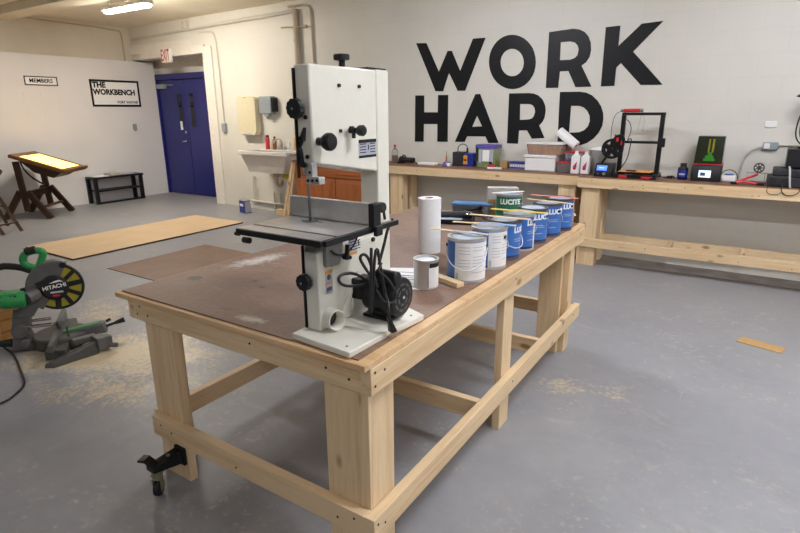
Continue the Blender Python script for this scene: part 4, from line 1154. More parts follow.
def spool_face(m, y, r):
    m.lathe([(r, 0), (r, .006), (r - .022, .006), (r - .022, 0), (r, 0)], (SPC[0], y, SPC[2]), (0, 1, 0), 40)
    m.lathe([(.034, 0), (.034, .006), (.014, .006), (.014, 0), (.034, 0)], (SPC[0], y, SPC[2]), (0, 1, 0), 24)
    for k in range(5):
        q = 2 * PI * k / 5 + .3
        m.beam((SPC[0] + .03 * math.cos(q), y + .003, SPC[2] + .03 * math.sin(q)), (SPC[0] + (r - .012) * math.cos(q), y + .003, SPC[2] + (r - .012) * math.sin(q)), .006, .042, (0, 1, 0)) if False else m.beam((SPC[0] + .03 * math.cos(q), y + .003, SPC[2] + .03 * math.sin(q)), (SPC[0] + (r - .012) * math.cos(q), y + .003, SPC[2] + (r - .012) * math.sin(q)), .04, .006, (0, 1, 0))
spool_face(m, 5.74, .098); spool_face(m, 5.81, .098)
m.build('spool_flange', 'black', t)
MB().lathe([(.05, .006), (.05, .07)], (SPC[0], 5.74, SPC[2]), (0, 1, 0), 32).build('wound_filament', 'rubber', t)
m = MB().cyl((SPC[0], 5.73, SPC[2]), (SPC[0], 5.835, SPC[2]), .013)
m.beam((SPC[0], 5.828, SPC[2] + .01), (-1.375, 5.828, 1.02), .02, .03, (0, 1, 0)).beam((-1.375, 5.828, 1.025), (-1.375, 5.828, Z2 + .125), .02, .03, (0, 1, 0))
m.build('spool_stand', 'black', t, .002)
MB().lathe([(.012, 0), (.055, 0), (.055, .012), (.012, .012)], (SPC[0] + .065, 5.715, SPC[2] + .085), (0, 1, 0), 28).box(SPC[0] + .05, SPC[0] + .11, 5.727, 5.738, SPC[2] + .03, SPC[2] + .12).build('feed_wheel', 'blackmetal', t)
MB().box(SPC[0] + .04, SPC[0] + .06, 5.712, 5.716, SPC[2] + .07, SPC[2] + .11).build('red_tab', 'red', t)
MB().obox((SPC[0] + .09, 5.714, SPC[2] + .06), (.012, .004, .04)).build('red_tab', 'red', t)

c = (-.555, 5.84, Z2)
t = thing('resin_bottle', 'black bottle with blue label between the two printers', 'bottle', c)
MB().lathe([(0, 0), (.040, 0), (.044, .006), (.044, .10), (.036, .115), (.026, .12), (.024, .125), (0, .125)], c, n=32).build('bottle_body', 'black', t)
MB().lathe([(.0445, .025), (.0445, .09)], c, n=32).build('bottle_label', 'darkblue', t)
MB().lathe([(.0448, .045), (.0448, .06)], c, n=12, a0=-2.2, a1=-1.0).build('label_text', 'print', t)
MB().lathe([(0, .12), (.028, .12), (.028, .152), (0, .155)], c, n=24).build('cap', 'rubber', t)
o = MB().tube([(-.72, 5.9, Z2 + .006), (-.68, 5.86, Z2 + .012), (-.64, 5.84, Z2 + .03), (-.62, 5.87, Z2 + .006)], .006, smooth=1).obox((-.665, 5.87, Z2 + .012), (.05, .03, .024)).build('adapter_cable', 'cordblack'); tag(o, 'small black adapter and cable left of the blue labelled bottle', 'cable')
# resin printer
RX0, RX1, RY0, RY1 = -.475, -.235, 5.70, 5.92
t = thing('resin_printer', 'black box printer with dark amber lid and small lit screen', '3d printer', ((RX0 + RX1) / 2, 5.8, Z2))
MB().prism([(RY0, Z2), (RY1, Z2), (RY1, 1.06), (RY0 + .02, 1.06), (RY0, 1.03)], (RX0, 0, 0), (0, 1, 0), (0, 0, 1), (1, 0, 0), RX1 - RX0).build('base_case', 'black', t, .006)
MB().box(RX0 + .002, RX1 - .002, RY0 + .015, RY1, 1.06, 1.068).build('red_line', 'red', t)
ld = MB().hexa([(RX0 + .006, RY0 + .022, 1.068), (RX1 - .006, RY0 + .022, 1.068), (RX1 - .006, RY1 - .005, 1.068), (RX0 + .006, RY1 - .005, 1.068)],
          [(RX0 + .015, RY0 + .05, 1.315), (RX1 - .008, RY0 + .05, 1.315), (RX1 - .008, RY1 - .02, 1.315), (RX0 + .015, RY1 - .02, 1.315)]).build('lid', 'resinlid', t, .004)
def lidq(u0, u1, v0, v1, d):
    o = Vector((RX0 + .010, RY0 + .022, 1.068)); v = Vector((.003, .028, .247)); u = Vector((.226, 0, 0)); n = Vector((0, -1, .1)).normalized()
    b = [o + u * a + v * q + n * .0005 for a, q in ((u0, v0), (u1, v0), (u1, v1), (u0, v1))]
    return b, [p + n * d for p in b]
MB().hexa(*lidq(.18, .82, .08, .93, .001)).build('lid_window', 'resinlid', ld)
MB().hexa(*lidq(.30, .72, .1, .2, .002)).hexa(*lidq(.36, .66, .2, .3, .002)).hexa(*lidq(.44, .60, .3, .42, .002)).build('painted_green_glow', 'resingreen', ld)  # green glow on the lid, painted as flat colour
MB().hexa(*lidq(.42, .48, .42, .9, .002)).hexa(*lidq(.56, .63, .42, .9, .002)).build('painted_yellow_glow', 'resinyellow', ld)  # upright yellow glow on the lid, painted as two strips
MB().box(-.415, -.315, RY0 - .003, RY0, .945, 1.01).build('screen', 'whitescreen', t)
MB().box(-.40, -.36, RY0 - .0045, RY0 - .003, .96, .99).build('screen_icon', 'labelink', t)
t = thing('wash_bottle', 'small white and blue bottle lying beside the box printer', 'bottle', (-.17, 5.86, Z2))
MB().obox((-.175, 5.86, Z2 + .03), (.12, .08, .06), rz=.1).build('bottle_body', 'whiteplastic', t, .015)
MB().obox((-.17, 5.86, Z2 + .066), (.06, .05, .012), rz=.5).build('blue_cap', 'blue', t, .003)
MB().tube([(-.235, 5.83, Z2 + .06), (-.22, 5.83, Z2 + .10), (-.16, 5.83, Z2 + .115), (-.11, 5.83, Z2 + .08), (-.10, 5.83, Z2 + .03)], .004, smooth=2).build('hose', 'cordblack', t)
t = thing('pliers', 'large red handled cutters lying open near the bench edge', 'pliers', (-.02, 5.72, Z2))
MB().tube([(-.095, 5.69, Z2 + .02), (-.04, 5.72, Z2 + .05), (.045, 5.78, Z2 + .085)], .011, smooth=1).tube([(-.10, 5.67, Z2 + .014), (-.05, 5.68, Z2 + .03), (.0, 5.68, Z2 + .02), (.06, 5.67, Z2 + .014)], .011, smooth=1).build('red_handle', 'red', t)
MB().obox((-.115, 5.68, Z2 + .012), (.06, .03, .02), rz=.3).build('jaws', 'blackmetal', t, .003)
MB().cyl((.05, 5.672, Z2 + .014), (.11, 5.665, Z2 + .014), .012).build('black_grip', 'blackmetal', t, .003)
# black engraving machine at the right edge
t = thing('engraving_machine', 'bulky black machine with cables at the right edge of the bench', 'machine', (.35, 5.78, Z2))
MB().box(.12, .62, 5.64, 5.90, Z2, 1.0).box(.155, .62, 5.66, 5.92, 1.0, 1.06).build('machine_base', 'darkfill', t, .01)
MB().box(.235, .60, 5.68, 5.90, 1.075, 1.225).build('control_case', 'black', t, .004)
MB().box(.25, .28, 5.72, 5.86, 1.06, 1.075).box(.52, .56, 5.72, 5.86, 1.06, 1.075).build('case_foot', 'rubber', t)
MB().cyl((.16, 5.62, .96), (.16, 5.64, .96), .03).cyl((.25, 5.62, .95), (.25, 5.64, .95), .035).box(.30, .36, 5.63, 5.64, 1.0, 1.03).build('knob', 'rubber', t)
MB().tube([(.262, 5.67, 1.08), (.268, 5.645, 1.06), (.275, 5.61, 1.0), (.285, 5.60, .93), (.295, 5.605, .895)], .008, smooth=1).build('white_cable', 'cordgrey', t)
MB().tube([(.235, 5.60, .95), (.225, 5.552, .90), (.255, 5.55, .855), (.31, 5.55, .85), (.355, 5.552, .88), (.36, 5.58, .93)], .004, smooth=2).tube([(.135, 5.63, .98), (.13, 5.552, .92), (.13, 5.55, .86), (.20, 5.55, .85), (.235, 5.553, .87), (.24, 5.60, .92)], .0025, smooth=1).build('loose_wire', 'cordblack', t)
o = MB().hexa([(-.04, 5.80, 1.0), (.15, 5.79, 1.0), (.15, 5.86, 1.0), (-.04, 5.87, 1.0)], [(-.04, 5.80, 1.004), (.15, 5.79, 1.004), (.15, 5.86, 1.004), (-.04, 5.87, 1.004)]).box(-.035, -.03, 5.81, 5.86, Z2, 1.0).box(.10, .105, 5.81, 5.855, Z2, 1.0).build('acrylic_stand', 'clear', None); tag(o, 'clear acrylic stand under the small black fan', 'stand')
t = thing('cooling_fan', 'small black fan on the clear stand left of the machine', 'fan', (.05, 5.83, 1.004))
MB().lathe([(.035, -.012), (.042, -.012), (.042, .012), (.035, .012), (.035, -.012)], (.05, 5.83, 1.047), (0, 1, .1), 28).build('fan_ring', 'black', t)
m = MB().lathe([(0, -.01), (.015, -.01), (.015, .01), (0, .01)], (.05, 5.83, 1.047), (0, 1, .1), 20)
for k in range(7):
    q = 2 * PI * k / 7
    m.obox((.05 + .025 * math.cos(q), 5.83, 1.047 + .025 * math.sin(q)), (.026, .012, .003), Matrix.Rotation(-q, 3, 'Y') @ Matrix.Rotation(.5, 3, 'X'))
m.build('fan_blades', 'sawdark', t)
# outlet box with its conduit on the wall and a lamp
t = thing('outlet_box', 'grey surface outlet box with white conduit above the right bench', 'electrical box', wp(.11, 1.22, 0))
wallbox(MB(), .05, .17, 1.195, 1.262, 0, .05).build('box_body', 'greydisp', t, .006)
wallbox(MB(), .06, .105, 1.205, 1.252, .05, .056).build('cover_plate', 'whiteplastic', t, .002)
MB().tube([wp(.17, 1.24, .02), wp(.9, 1.235, .02)], .011).build('conduit', 'pipe', t)
MB().tube([wp(.05, 1.22, .03), wp(-.02, 1.2, .035), wp(-.08, 1.12, .04), wp(-.09, 1.0, .04), wp(-.09, .93, .06)], .008, smooth=2).build('grey_cable', 'cordgrey', t)
t = thing('desk_lamp', 'black lamp head on thin arms at the right edge above machine', 'lamp', (.40, 5.84, 1.225))
MB().lathe([(0, .0), (.03, .0), (.05, -.05), (.085, -.10), (.08, -.10), (.045, -.05), (0, -.02)], (.335, 5.84, 1.72), (.35, 0, 1), 28).build('lamp_head', 'black', t)
MB().tube([(.33, 5.85, 1.68), (.275, 5.86, 1.5), (.262, 5.86, 1.32), (.34, 5.86, 1.235)], .006, smooth=2).tube([(.345, 5.85, 1.68), (.30, 5.86, 1.5), (.29, 5.86, 1.34), (.36, 5.86, 1.235)], .006, smooth=2).build('lamp_arm', 'cordblack', t)
MB().lathe([(0, 0), (.06, 0), (.06, .012), (.015, .018), (0, .018)], (.36, 5.83, 1.225), n=28).build('lamp_base', 'blackmetal', t)

def nudge(part, dx, dy=0):
    for o in COL.objects:
        if o.parent is None and part in o.get('label', ''):
            o.location.x += dx; o.location.y += dy
for part, dx in (('orange mark on the long bench', .05), ('purple and white soldering', .05), ('thin dark cable arching', .05), ('tall clear tub of lime', .085), ('small red and white carton', .13), ('small brown cardboard box right', .09),
                 ('flat blue and grey box', .10), ('opaque white storage box', .09), ('clear storage box of orange', .10), ('clear tub with red lid', .085), ('leaning tilted', .07),
                 ('two white jugs', .06), ('shiny metal pail', .075), ('a lit blue screen', .075)):
    nudge(part, dx)
nudge('dark amber lid', .0, .06)
nudge('big black spool', .075, -.06)
nudge('black open-frame desktop printer', -.02)

# ------------------------------------------------------------------ sink corner
t = thing('utility_sink', 'white plastic utility sink with tapered basin on the back wall', 'sink', (-6.18, 5.98, .67))
def q4(x0, x1, y0, y1, z): return [(x0, y0, z), (x1, y0, z), (x1, y1, z), (x0, y1, z)]
m = MB()
yb = 6.22
for a, b in ((0, 1), (1, 2), (2, 3), (3, 0)):
    B = q4(-6.57, -5.83, 5.84, yb, .675); Tq = q4(-6.63, -5.66, 5.74, yb, .965)
    Bi = q4(-6.55, -5.85, 5.86, yb - .02, .69); Ti = q4(-6.60, -5.69, 5.77, yb - .06, .965)
    m.hexa([B[a], B[b], Bi[b], Bi[a]], [Tq[a], Tq[b], Ti[b], Ti[a]])
m.hexa(q4(-6.57, -5.83, 5.84, yb, .67), q4(-6.57, -5.83, 5.84, yb, .69))
m.build('basin', 'sink', t, .006)
m = MB().box(-6.66, -5.63, 5.715, 5.78, .935, .992).box(-6.66, -5.63, 6.12, 6.225, .962, .992).box(-6.66, -6.59, 5.78, 6.12, .962, .992).box(-5.70, -5.63, 5.78, 6.12, .962, .992)
m.build('rim', 'sink', t, .008)
MB().cyl((-6.12, 5.98, .67), (-6.12, 5.98, .60), .045).tube([(-6.12, 5.98, .6), (-6.12, 5.98, .5), (-6.12, 6.02, .45), (-6.12, 6.08, .46), (-6.12, 6.12, .53), (-6.12, 6.235, .54)], .024, smooth=1).build('drain_trap', 'pipetan', t)
MB().box(-6.26, -6.06, 6.15, 6.21, .993, 1.01).cyl((-6.22, 6.18, 1.01), (-6.22, 6.18, 1.05), .02).cyl((-6.10, 6.18, 1.01), (-6.10, 6.18, 1.05), .02).tube([(-6.16, 6.18, 1.0), (-6.16, 6.18, 1.11), (-6.16, 6.14, 1.16), (-6.16, 6.04, 1.15), (-6.16, 6.0, 1.10)], .013, smooth=2).build('faucet', 'steel', t)
def bottle(name, label, c, r, h, mat, capmat, cat='bottle'):
    t = thing(name, label, cat, c)
    MB().lathe([(0, 0), (r * .95, 0), (r, .005), (r, h * .68), (r * .75, h * .8), (r * .4, h * .84), (r * .4, h * .9), (0, h * .9)], c, n=24).build('bottle_body', mat, t)
    MB().lathe([(0, h * .88), (r * .5, h * .88), (r * .5, h), (0, h)], c, n=20).build('cap', capmat, t)
    return t
c = (-6.46, 6.17, .992)
t = thing('spray_can', 'red spray can at the left end of the sink ledge', 'spray can', c)
MB().lathe([(0, 0), (.034, 0), (.034, .17), (.022, .19), (0, .19)], c, n=24).build('can_body', 'red', t)
MB().lathe([(0, .186), (.026, .186), (.026, .215), (0, .218)], c, n=20).build('cap', 'rubber', t)
MB().lathe([(.0343, .05), (.0343, .11)], c, n=10, a0=-2.6, a1=-1.9).build('can_label', 'white', t)
bottle('soap_bottle', 'dark brown bottle beside the faucet on the sink ledge', (-6.30, 6.165, .992), .03, .2, 'brown', 'rubber')
bottle('soap_bottle', 'small white bottle right of the faucet on the sink ledge', (-6.0, 6.165, .992), .028, .15, 'whiteplastic', 'white')
bottle('soap_bottle', 'amber bottle at the right end of the sink ledge', (-5.84, 6.17, .992), .04, .24, 'orangefill', 'brown')
t = thing('towel_dispenser', 'beige rounded paper towel dispenser on the wall above the sink', 'dispenser', wp(-6.8, 1.2, .08))
m = MB()
b = [wp(-7.0, 0, .003), wp(-6.6, 0, .003), wp(-6.6, 0, .15), wp(-7.0, 0, .15)]
pts = []
for (cx, cz, a0) in ((-6.73, 1.28, -90), (-6.73, 1.72, 0), (-7.0, 1.72, 90), (-7.0, 1.28, 180)):
    pts += [(cx + .08 * math.cos(R(a0 + k * 15)), cz + .08 * math.sin(R(a0 + k * 15))) for k in range(7)]
m.prism([(x + 6.8, z) for x, z in pts], (-6.8, Yw(-6.8) - .003, 0), WU, UP, WN, .115)
m.build('dispenser_body', 'beige', t, .008)
wallbox(MB(), -6.98, -6.75, 1.202, 1.23, .07, .118).build('towel_slot', 'labelgrey', t, .003)
wallbox(MB(), -6.90, -6.84, 1.77, 1.782, .118, .122).build('lock', 'chrome', t)
t = thing('soap_dispenser', 'grey wall soap dispenser right of the beige towel dispenser', 'dispenser', wp(-6.34, 1.51, .06))
wallbox(MB(), -6.57, -6.30, 1.53, 1.79, .003, .11).build('dispenser_body', 'greydisp', t, .015)
wallbox(MB(), -6.31, -6.25, 1.56, 1.77, .003, .10).build('side_panel', 'black', t, .01)
wallbox(MB(), -6.46, -6.37, 1.495, 1.53, .04, .11).build('spout', 'greydisp', t, .008)
t = thing('solvent_can', 'blue rectangular solvent can on the floor below the sink', 'can', (-6.72, 5.86, 0))
T_ = Matrix.Translation((-6.76, 5.87, 0)) @ Matrix.Rotation(-.2, 4, 'Z')
MB(T_).box(-.085, .085, -.055, .055, .002, .205).build('can_body', 'darkblue', t, .006)
MB(T_).box(.085, .0865, -.05, .05, .015, .19).build('side_label', 'labelgrey', t)
MB(T_).box(-.088, .088, -.058, .058, .2, .21).cyl((-.04, 0, .21), (-.04, 0, .23), .018).tube([(-.02, 0, .21), (0, 0, .235), (.05, 0, .235), (.07, 0, .21)], .005, smooth=1).build('can_top', 'steel', t, .002)
MB(T_).box(-.06, .04, -.0565, -.055, .11, .15).build('front_label', 'white', t)
struct('supply_pipe', MB().tube([wp(-6.93, .13, .03), wp(-6.93, .52, .03), wp(-6.91, .56, .03), wp(-6.88, .52, .03), wp(-6.88, .13, .03)], .008, smooth=1), 'pipe')
# cherry base cabinet
cb = thing('base_cabinet', 'cherry brown base cabinet with drawer and two doors behind the saw', 'cabinet', (-4.75, 5.93, 0))
MB().box(-5.43, -4.10, 5.68, 6.17, .09, .875).box(-5.43, -4.10, 5.74, 6.17, 0, .09).build('carcass', 'cabwood', cb, .002)
MB().box(-5.45, -4.08, 5.63, 6.17, .876, .91).build('worktop', 'benchboard', cb, .004)
def front(name, x0, x1, z0, z1, mat):
    o = MB().box(x0, x1, 5.66, 5.68, z0, z1).build(name, mat, cb, .004)
    MB().prism([(x0 + .07, z0 + .04), (x1 - .07, z0 + .04), (x1 - .07, z1 - .04), (x0 + .07, z1 - .04)], (0, 5.6599, 0), (1, 0, 0), (0, 0, 1), (0, -1, 0), .007).build('raised_panel', mat, o, .004)
    return o
front('drawer', -5.40, -4.13, .70, .85, 'cabwood')
front('door', -5.40, -4.71, .12, .68, 'cabwoodZ')
front('door', -4.69, -4.13, .12, .68, 'cabwoodZ')
# offcuts by the sink
tag(MB().obox((-6.06, 6.03, .045), (.24, .09, .09), rz=.05).build('wood_block', 'pineX', None, .003), 'short pale wood block on the floor under the sink', 'wood block')
t = thing('tall_carton', 'tall off white carton with yellow top band under the sink', 'box', (-6.0, 6.14, 0))
MB().box(-6.09, -5.93, 6.09, 6.20, 0, .655).build('carton', 'whiteplastic', t, .004)
MB().box(-6.092, -5.928, 6.088, 6.202, .56, .64).build('yellow_band', 'lemon', t)
MB().box(-6.03, -5.99, 6.088, 6.09, .2, .36).build('carton_print', 'labelgrey', t)
tag(MB().beam((-5.72, 5.66, .002), (-5.475, 5.69, .90), .045, .02, (0, 1, 0)).build('wood_strip', 'pineZ', None, .002), 'long pine strip leaning against the cherry cabinet, the front one', 'wood strip')
tag(MB().beam((-5.69, 5.72, .002), (-5.50, 5.74, .84), .05, .02, (0, 1, 0)).build('wood_strip', 'pineZ', None, .002), 'shorter pine strip leaning behind the front strip by the cabinet', 'wood strip')

# ------------------------------------------------------------------ left side
def world_frame(o, ex, ey):
    ex = Vector(ex).normalized(); ey = Vector(ey).normalized(); ez = ex.cross(ey).normalized()
    Mx = Matrix((ex, ey, ez)).transposed().to_4x4(); Mx.translation = Vector(o)
    return Mx
e1 = Vector((.79, .62, 0)).normalized(); e2 = Vector((-.62, .79, 0)).normalized()
O1 = Vector((-9.225, 3.77, 0)); O2 = O1 + e2 * .66
dt = thing('drafting_table', 'dark oak drafting table with a glowing tilted glass top', 'drafting table', (-9.43, 4.03, 0))
P1, P2 = Vector((-9.2, 3.65, .985)), Vector((-8.61, 4.12, .735))
sl = (P2 - P1); Lt = sl.length; sd = sl.normalized()
Wt = .70
T_ = world_frame(P1, sd, e2)                     # local x down the slope, y across, z up
fr = MB(T_)
fr.box(0, Lt, 0, .07, -.05, 0).box(0, Lt, Wt - .07, Wt, -.05, 0).box(0, .11, .07, Wt - .07, -.05, 0).box(Lt - .08, Lt, .07, Wt - .07, -.05, 0)
fr.build('top_frame', 'frameoak', dt, .003)
MB(T_).box(.11, Lt - .08, .07, Wt - .07, -.02, -.006).build('light_panel', M['lightpanel'], dt)
MB(T_).box(Lt - .03, Lt + .01, -.02, Wt + .02, -.03, .012).build('pencil_ledge', 'frameoak', dt, .003)
MB(T_).hexa([(.32, .12, -.19), (.60, .12, -.19), (.60, Wt - .12, -.19), (.32, Wt - .12, -.19)], [(.10, .06, -.05), (Lt - .06, .06, -.05), (Lt - .06, Wt - .06, -.05), (.10, Wt - .06, -.05)]).build('light_box', 'darkwoodX', dt, .003)
m = MB()
for k in range(13):
    pass
c0 = P1 + sd * .12 + e2 * .05 - Vector((0, 0, .06))
m.tube([c0 + sd * (.01 + .42 * (1 - math.cos(R(q)))) * .8 - Vector((0, 0, .26 * math.sin(R(q)))) for q in range(0, 95, 12)], .012)
m.build('tilt_arc', 'blackmetal', dt)
for O in (O1, O2):
    for s in (-1, 1):
        MB().beam(O + e1 * (s * .33), O + e1 * (s * .05) + UP * .42, .05, .085, e1).build('leg', 'darkwood', dt, .003)
    MB().beam(O + e1 * .01 + UP * .12, O - e1 * .035 + UP * .87, .05, .08, e1).build('post', 'darkwood', dt, .003)
MB().beam(O1 + UP * .36, O2 + UP * .36, .04, .1).build('stretcher', 'darkwoodX', dt, .003)
MB().beam(O1 + e1 * .2 + UP * .17, O2 + e1 * .2 + UP * .17, .07, .025).build('foot_rail', 'frameoak', dt, .003)

# low black bench with papers
bn = thing('low_bench', 'low black two tier bench against the white partition', 'bench', (-9.7, 5.5, 0))
for x in (-9.64, -9.88):
    for yy in (5.08, 5.93):
        MB().box(x - .025, x + .025, yy - .03, yy + .03, 0, .44).build('leg', 'black', bn, .003)
MB().box(-9.885, -9.595, 5.04, 5.97, .44, .475).build('bench_top', 'black', bn, .003)
MB().box(-9.86, -9.62, 5.10, 5.92, .215, .24).build('shelf', 'black', bn, .003)
MB().box(-9.66, -9.63, 5.11, 5.9, .0, .03).build('floor_rail', 'black', bn, .002)
for i, (x, yy, w_, d_, h_, rz, mt, lab) in enumerate(((-9.74, 5.21, .25, .24, .008, .1, 'white', 'white paper sheets at the left end of the black bench'), (-9.74, 5.46, .2, .2, .04, .1, 'greybox', 'pinkish grey magazine stack in the middle of the black bench'), (-9.75, 5.72, .2, .25, .012, -.1, 'labelgrey', 'grey leaflet at the right end of the black bench'))):
    tag(MB().obox((x, yy, .4755 + h_ / 2), (w_, d_, h_), rz=rz).build('paper_stack', mt, None, .001), lab, 'papers')

# dark folding stool at the left edge
st = thing('folding_chair', 'dark wooden high chair cut off at the left edge', 'chair', (-8.62, 3.08, 0))
for (fx, fy, tx_, ty_) in ((-8.34, 3.29, -8.42, 3.06), (-8.27, 3.04, -8.38, 2.84), (-8.92, 3.36, -8.80, 3.12), (-8.85, 3.05, -8.78, 2.88)):
    MB().beam((fx, fy, 0), (tx_, ty_, .66), .028, .04, (0, 1, 0)).build('leg', 'darkwood', st, .002)
MB().beam((-8.35, 3.27, .13), (-8.29, 3.0, .13), .022, .022).build('rung', 'darkwoodX', st, .002)
MB().beam((-8.37, 3.2, .33), (-8.87, 3.25, .33), .022, .022).build('rung', 'darkwoodX', st, .002)
MB().box(-8.86, -8.36, 2.80, 3.12, .66, .69).build('seat', 'darkwoodX', st, .004)
MB().beam((-8.38, 3.10, .69), (-8.36, 3.2, .84), .03, .035, (0, 1, 0)).beam((-8.84, 3.10, .69), (-8.82, 3.2, .84), .03, .035, (0, 1, 0)).beam((-8.83, 3.19, .82), (-8.35, 3.19, .82), .02, .06).build('backrest', 'darkwoodX', st, .003)

# sheets on the floor
ply = MB().box(-7.2, -6.12, 2.85, 5.25, .0005, .02).build('plywood_sheet', 'mdf', None)
MB().box(-7.202, -7.2, 2.85, 5.25, .0005, .0185).box(-6.12, -6.118, 2.85, 5.25, .0005, .0185).box(-7.2, -6.12, 2.848, 2.85, .0005, .0185).box(-7.2, -6.12, 5.25, 5.252, .0005, .0185).build('edge_shadow', 'edgeshade', ply)  # dark rim painted in for the shadow line along the sheet's edges
tag(ply, 'large tan board lying flat on the grey floor', 'board')
tag(MB().box(-5.48, -4.26, 2.87, 4.09, .0005, .006).build('hardboard_sheet', 'floorboard', None), 'smaller dark brown board on the floor behind the pine workbench', 'board')
tag(MB().obox((.222, 4.185, .0025), (.265, .115, .004), rz=-.28).build('cardboard_strip', 'cardboard', None), 'small brown cardboard strip on the bare floor at right', 'cardboard')

# ------------------------------------------------------------------ mitre saw on the floor
HD = R(57)
T_ = Matrix.Translation((-3.885, 1.645, 0)) @ Matrix.Rotation(HD, 4, 'Z')
ms = thing('mitre_saw', 'green and grey mitre saw with yellow blade guard on the floor', 'mitre saw', (-3.87, 1.66, 0))
bs = MB(T_).lathe([(0, .012), (.165, .012), (.17, .02), (.17, .085), (.16, .092), (0, .092)], n=48).box(-.06, .06, -.30, .33, .012, .07).build('turntable_base', 'sawdark', ms, .006)
m = MB(T_)
m.hexa([(-.06, -.40, 0), (.0, -.42, 0), (.25, -.29, 0), (.21, -.24, 0)], [(-.05, -.385, .03), (.0, -.405, .03), (.24, -.28, .085), (.21, -.25, .085)])
m.build('base_foot', 'sawdark', bs, .008)
MB(T_).box(-.10, -.02, .28, .36, 0, .05).build('base_foot', 'sawdark', bs, .008)
m = MB(T_)
m.obox((.255, -.235, .06), (.07, .10, .09), rz=.5).obox((.16, -.205, .085), (.14, .05, .04), rz=.35).cyl((.30, -.25, .035), (.36, -.27, .035), .016).obox((.30, -.21, .06), (.03, .075, .07), rz=.5)
m.build('work_clamp', 'sawgrey', ms, .005)
ar = MB(T_).hexa([(.05, -.06, .03), (.29, -.045, .05), (.29, .045, .05), (.05, .06, .03)], [(.05, -.055, .098), (.27, -.04, .125), (.27, .04, .125), (.05, .055, .098)]).build('mitre_arm', 'sawgrey', ms, .012)
MB(T_).hexa([(.02, -.045, .097), (.24, -.03, .1215), (.24, .0, .1215), (.02, .0, .097)], [(.02, -.04, .103), (.24, -.028, .127), (.24, .0, .127), (.02, .0, .103)]).build('green_stripe', 'sawgreen', ar)
MB(T_).cyl((.28, 0, .085), (.36, 0, .105), .009).cyl((.34, 0, .10), (.40, 0, .115), .012, .019).cyl((.28, .03, .11), (.31, .035, .122), .01).build('mitre_handle', 'rubber', ar)
fe = MB(T_).box(-.03, .0, .06, .34, .075, .15).box(-.03, .0, -.34, -.06, .075, .125).build('fence', 'sawgrey', ms, .004)
MB(T_).cyl((.06, -.12, .09), (.06, -.12, .17), .006).cyl((.06, -.12, .13), (.06, -.07, .13), .006).cyl((.0, -.03, .16), (.02, -.05, .165), .02).build('hold_down_clamp', 'darksteel', ms)
pv = MB(T_)
pv.hexa([(-.29, -.05, .012), (-.15, -.05, .012), (-.15, .07, .012), (-.29, .07, .012)], [(-.26, -.045, .16), (-.18, -.045, .16), (-.18, .05, .16), (-.26, .05, .16)])
pv.cyl((-.22, -.07, .15), (-.22, .08, .15), .05).cyl((-.2, -.09, .07), (-.2, -.04, .07), .028)
pv = pv.build('pivot_bracket', 'sawgrey', ms, .006)
MB(T_).cyl((-.25, -.03, .17), (-.03, -.06, .175), .012).cyl((-.27, .03, .19), (-.05, .03, .19), .012).build('slide_rail', 'chrome', pv)
MB(T_).cyl((-.28, 0, .06), (-.36, .03, .055), .03, .022).cyl((-.36, .03, .055), (-.45, .06, .05), .012).cyl((-.45, .06, .05), (-.48, .07, .045), .02).build('lock_handle', 'rubber', pv)
hd = MB(T_)
hd.hexa([(-.27, -.04, .16), (-.17, -.04, .16), (-.17, .04, .16), (-.27, .04, .16)], [(-.24, -.04, .30), (-.13, -.04, .30), (-.13, .04, .30), (-.24, .04, .30)])
hd.hexa([(-.24, -.045, .24), (-.13, -.045, .24), (-.13, .03, .24), (-.24, .03, .24)], [(-.15, -.045, .42), (-.05, -.045, .36), (-.05, .03, .36), (-.15, .03, .42)])
hd = hd.build('head_casting', 'sawgrey', ms, .008)
BC = Vector((.035, 0, .425))
def sector(r0, r1, a0, a1, n=24):
    return [(r1 * math.cos(R(a0 + (a1 - a0) * i / n)), r1 * math.sin(R(a0 + (a1 - a0) * i / n))) for i in range(n + 1)] + \
           [(r0 * math.cos(R(a1 + (a0 - a1) * i / n)), r0 * math.sin(R(a1 + (a0 - a1) * i / n))) for i in range(n + 1)]
MB(T_).prism(sector(.06, .182, 66, 235), BC + Vector((0, -.044, 0)), (1, 0, 0), (0, 0, 1), (0, 1, 0), .075).build('upper_guard', 'sawgrey', ms, .01)
bl = []
for i in range(64):
    q = 2 * PI * i / 64
    bl += [(.16 * math.cos(q), .16 * math.sin(q)), (.152 * math.cos(q + .05), .152 * math.sin(q + .05))]
MB(T_).prism(bl, BC + Vector((0, -.002, 0)), (1, 0, 0), (0, 0, 1), (0, 1, 0), .003).build('saw_blade', 'blackmetal', ms)
lg = MB(T_).prism(sector(.05, .150, -140, 75, 40), BC + Vector((0, -.03, 0)), (1, 0, 0), (0, 0, 1), (0, 1, 0), .012).build('lower_guard', 'yellow', ms, .002)
m = MB(T_)
for q in (-133, -95, -62, -28, 8, 42, 76):
    d = Vector((math.cos(R(q)), 0, math.sin(R(q))))
    m.beam(BC + d * .05 + Vector((0, -.033, 0)), BC + d * .155 + Vector((0, -.033, 0)), .034 if q in (8, -95) else .026, .012, (0, 1, 0))
m.prism(sector(.144, .16, -140, 75, 40), BC + Vector((0, -.036, 0)), (1, 0, 0), (0, 0, 1), (0, 1, 0), .02)
m.build('guard_spokes', 'rubber', lg, .002)
hub = MB(T_).lathe([(0, 0), (.072, 0), (.086, .012), (.086, .02), (0, .02)], BC + Vector((-.015, -.062, .0)), (0, 1, 0), 40).prism([(-.12, .045), (-.04, .075), (-.03, .05), (-.07, -.02), (-.105, -.0)], BC + Vector((0, -.06, 0)), (1, 0, 0), (0, 0, 1), (0, 1, 0), .012).cyl(BC + Vector((.055, -.06, .15)), BC + Vector((.055, -.02, .15)), .02).build('hub_cover', 'rubber', ms, .003)
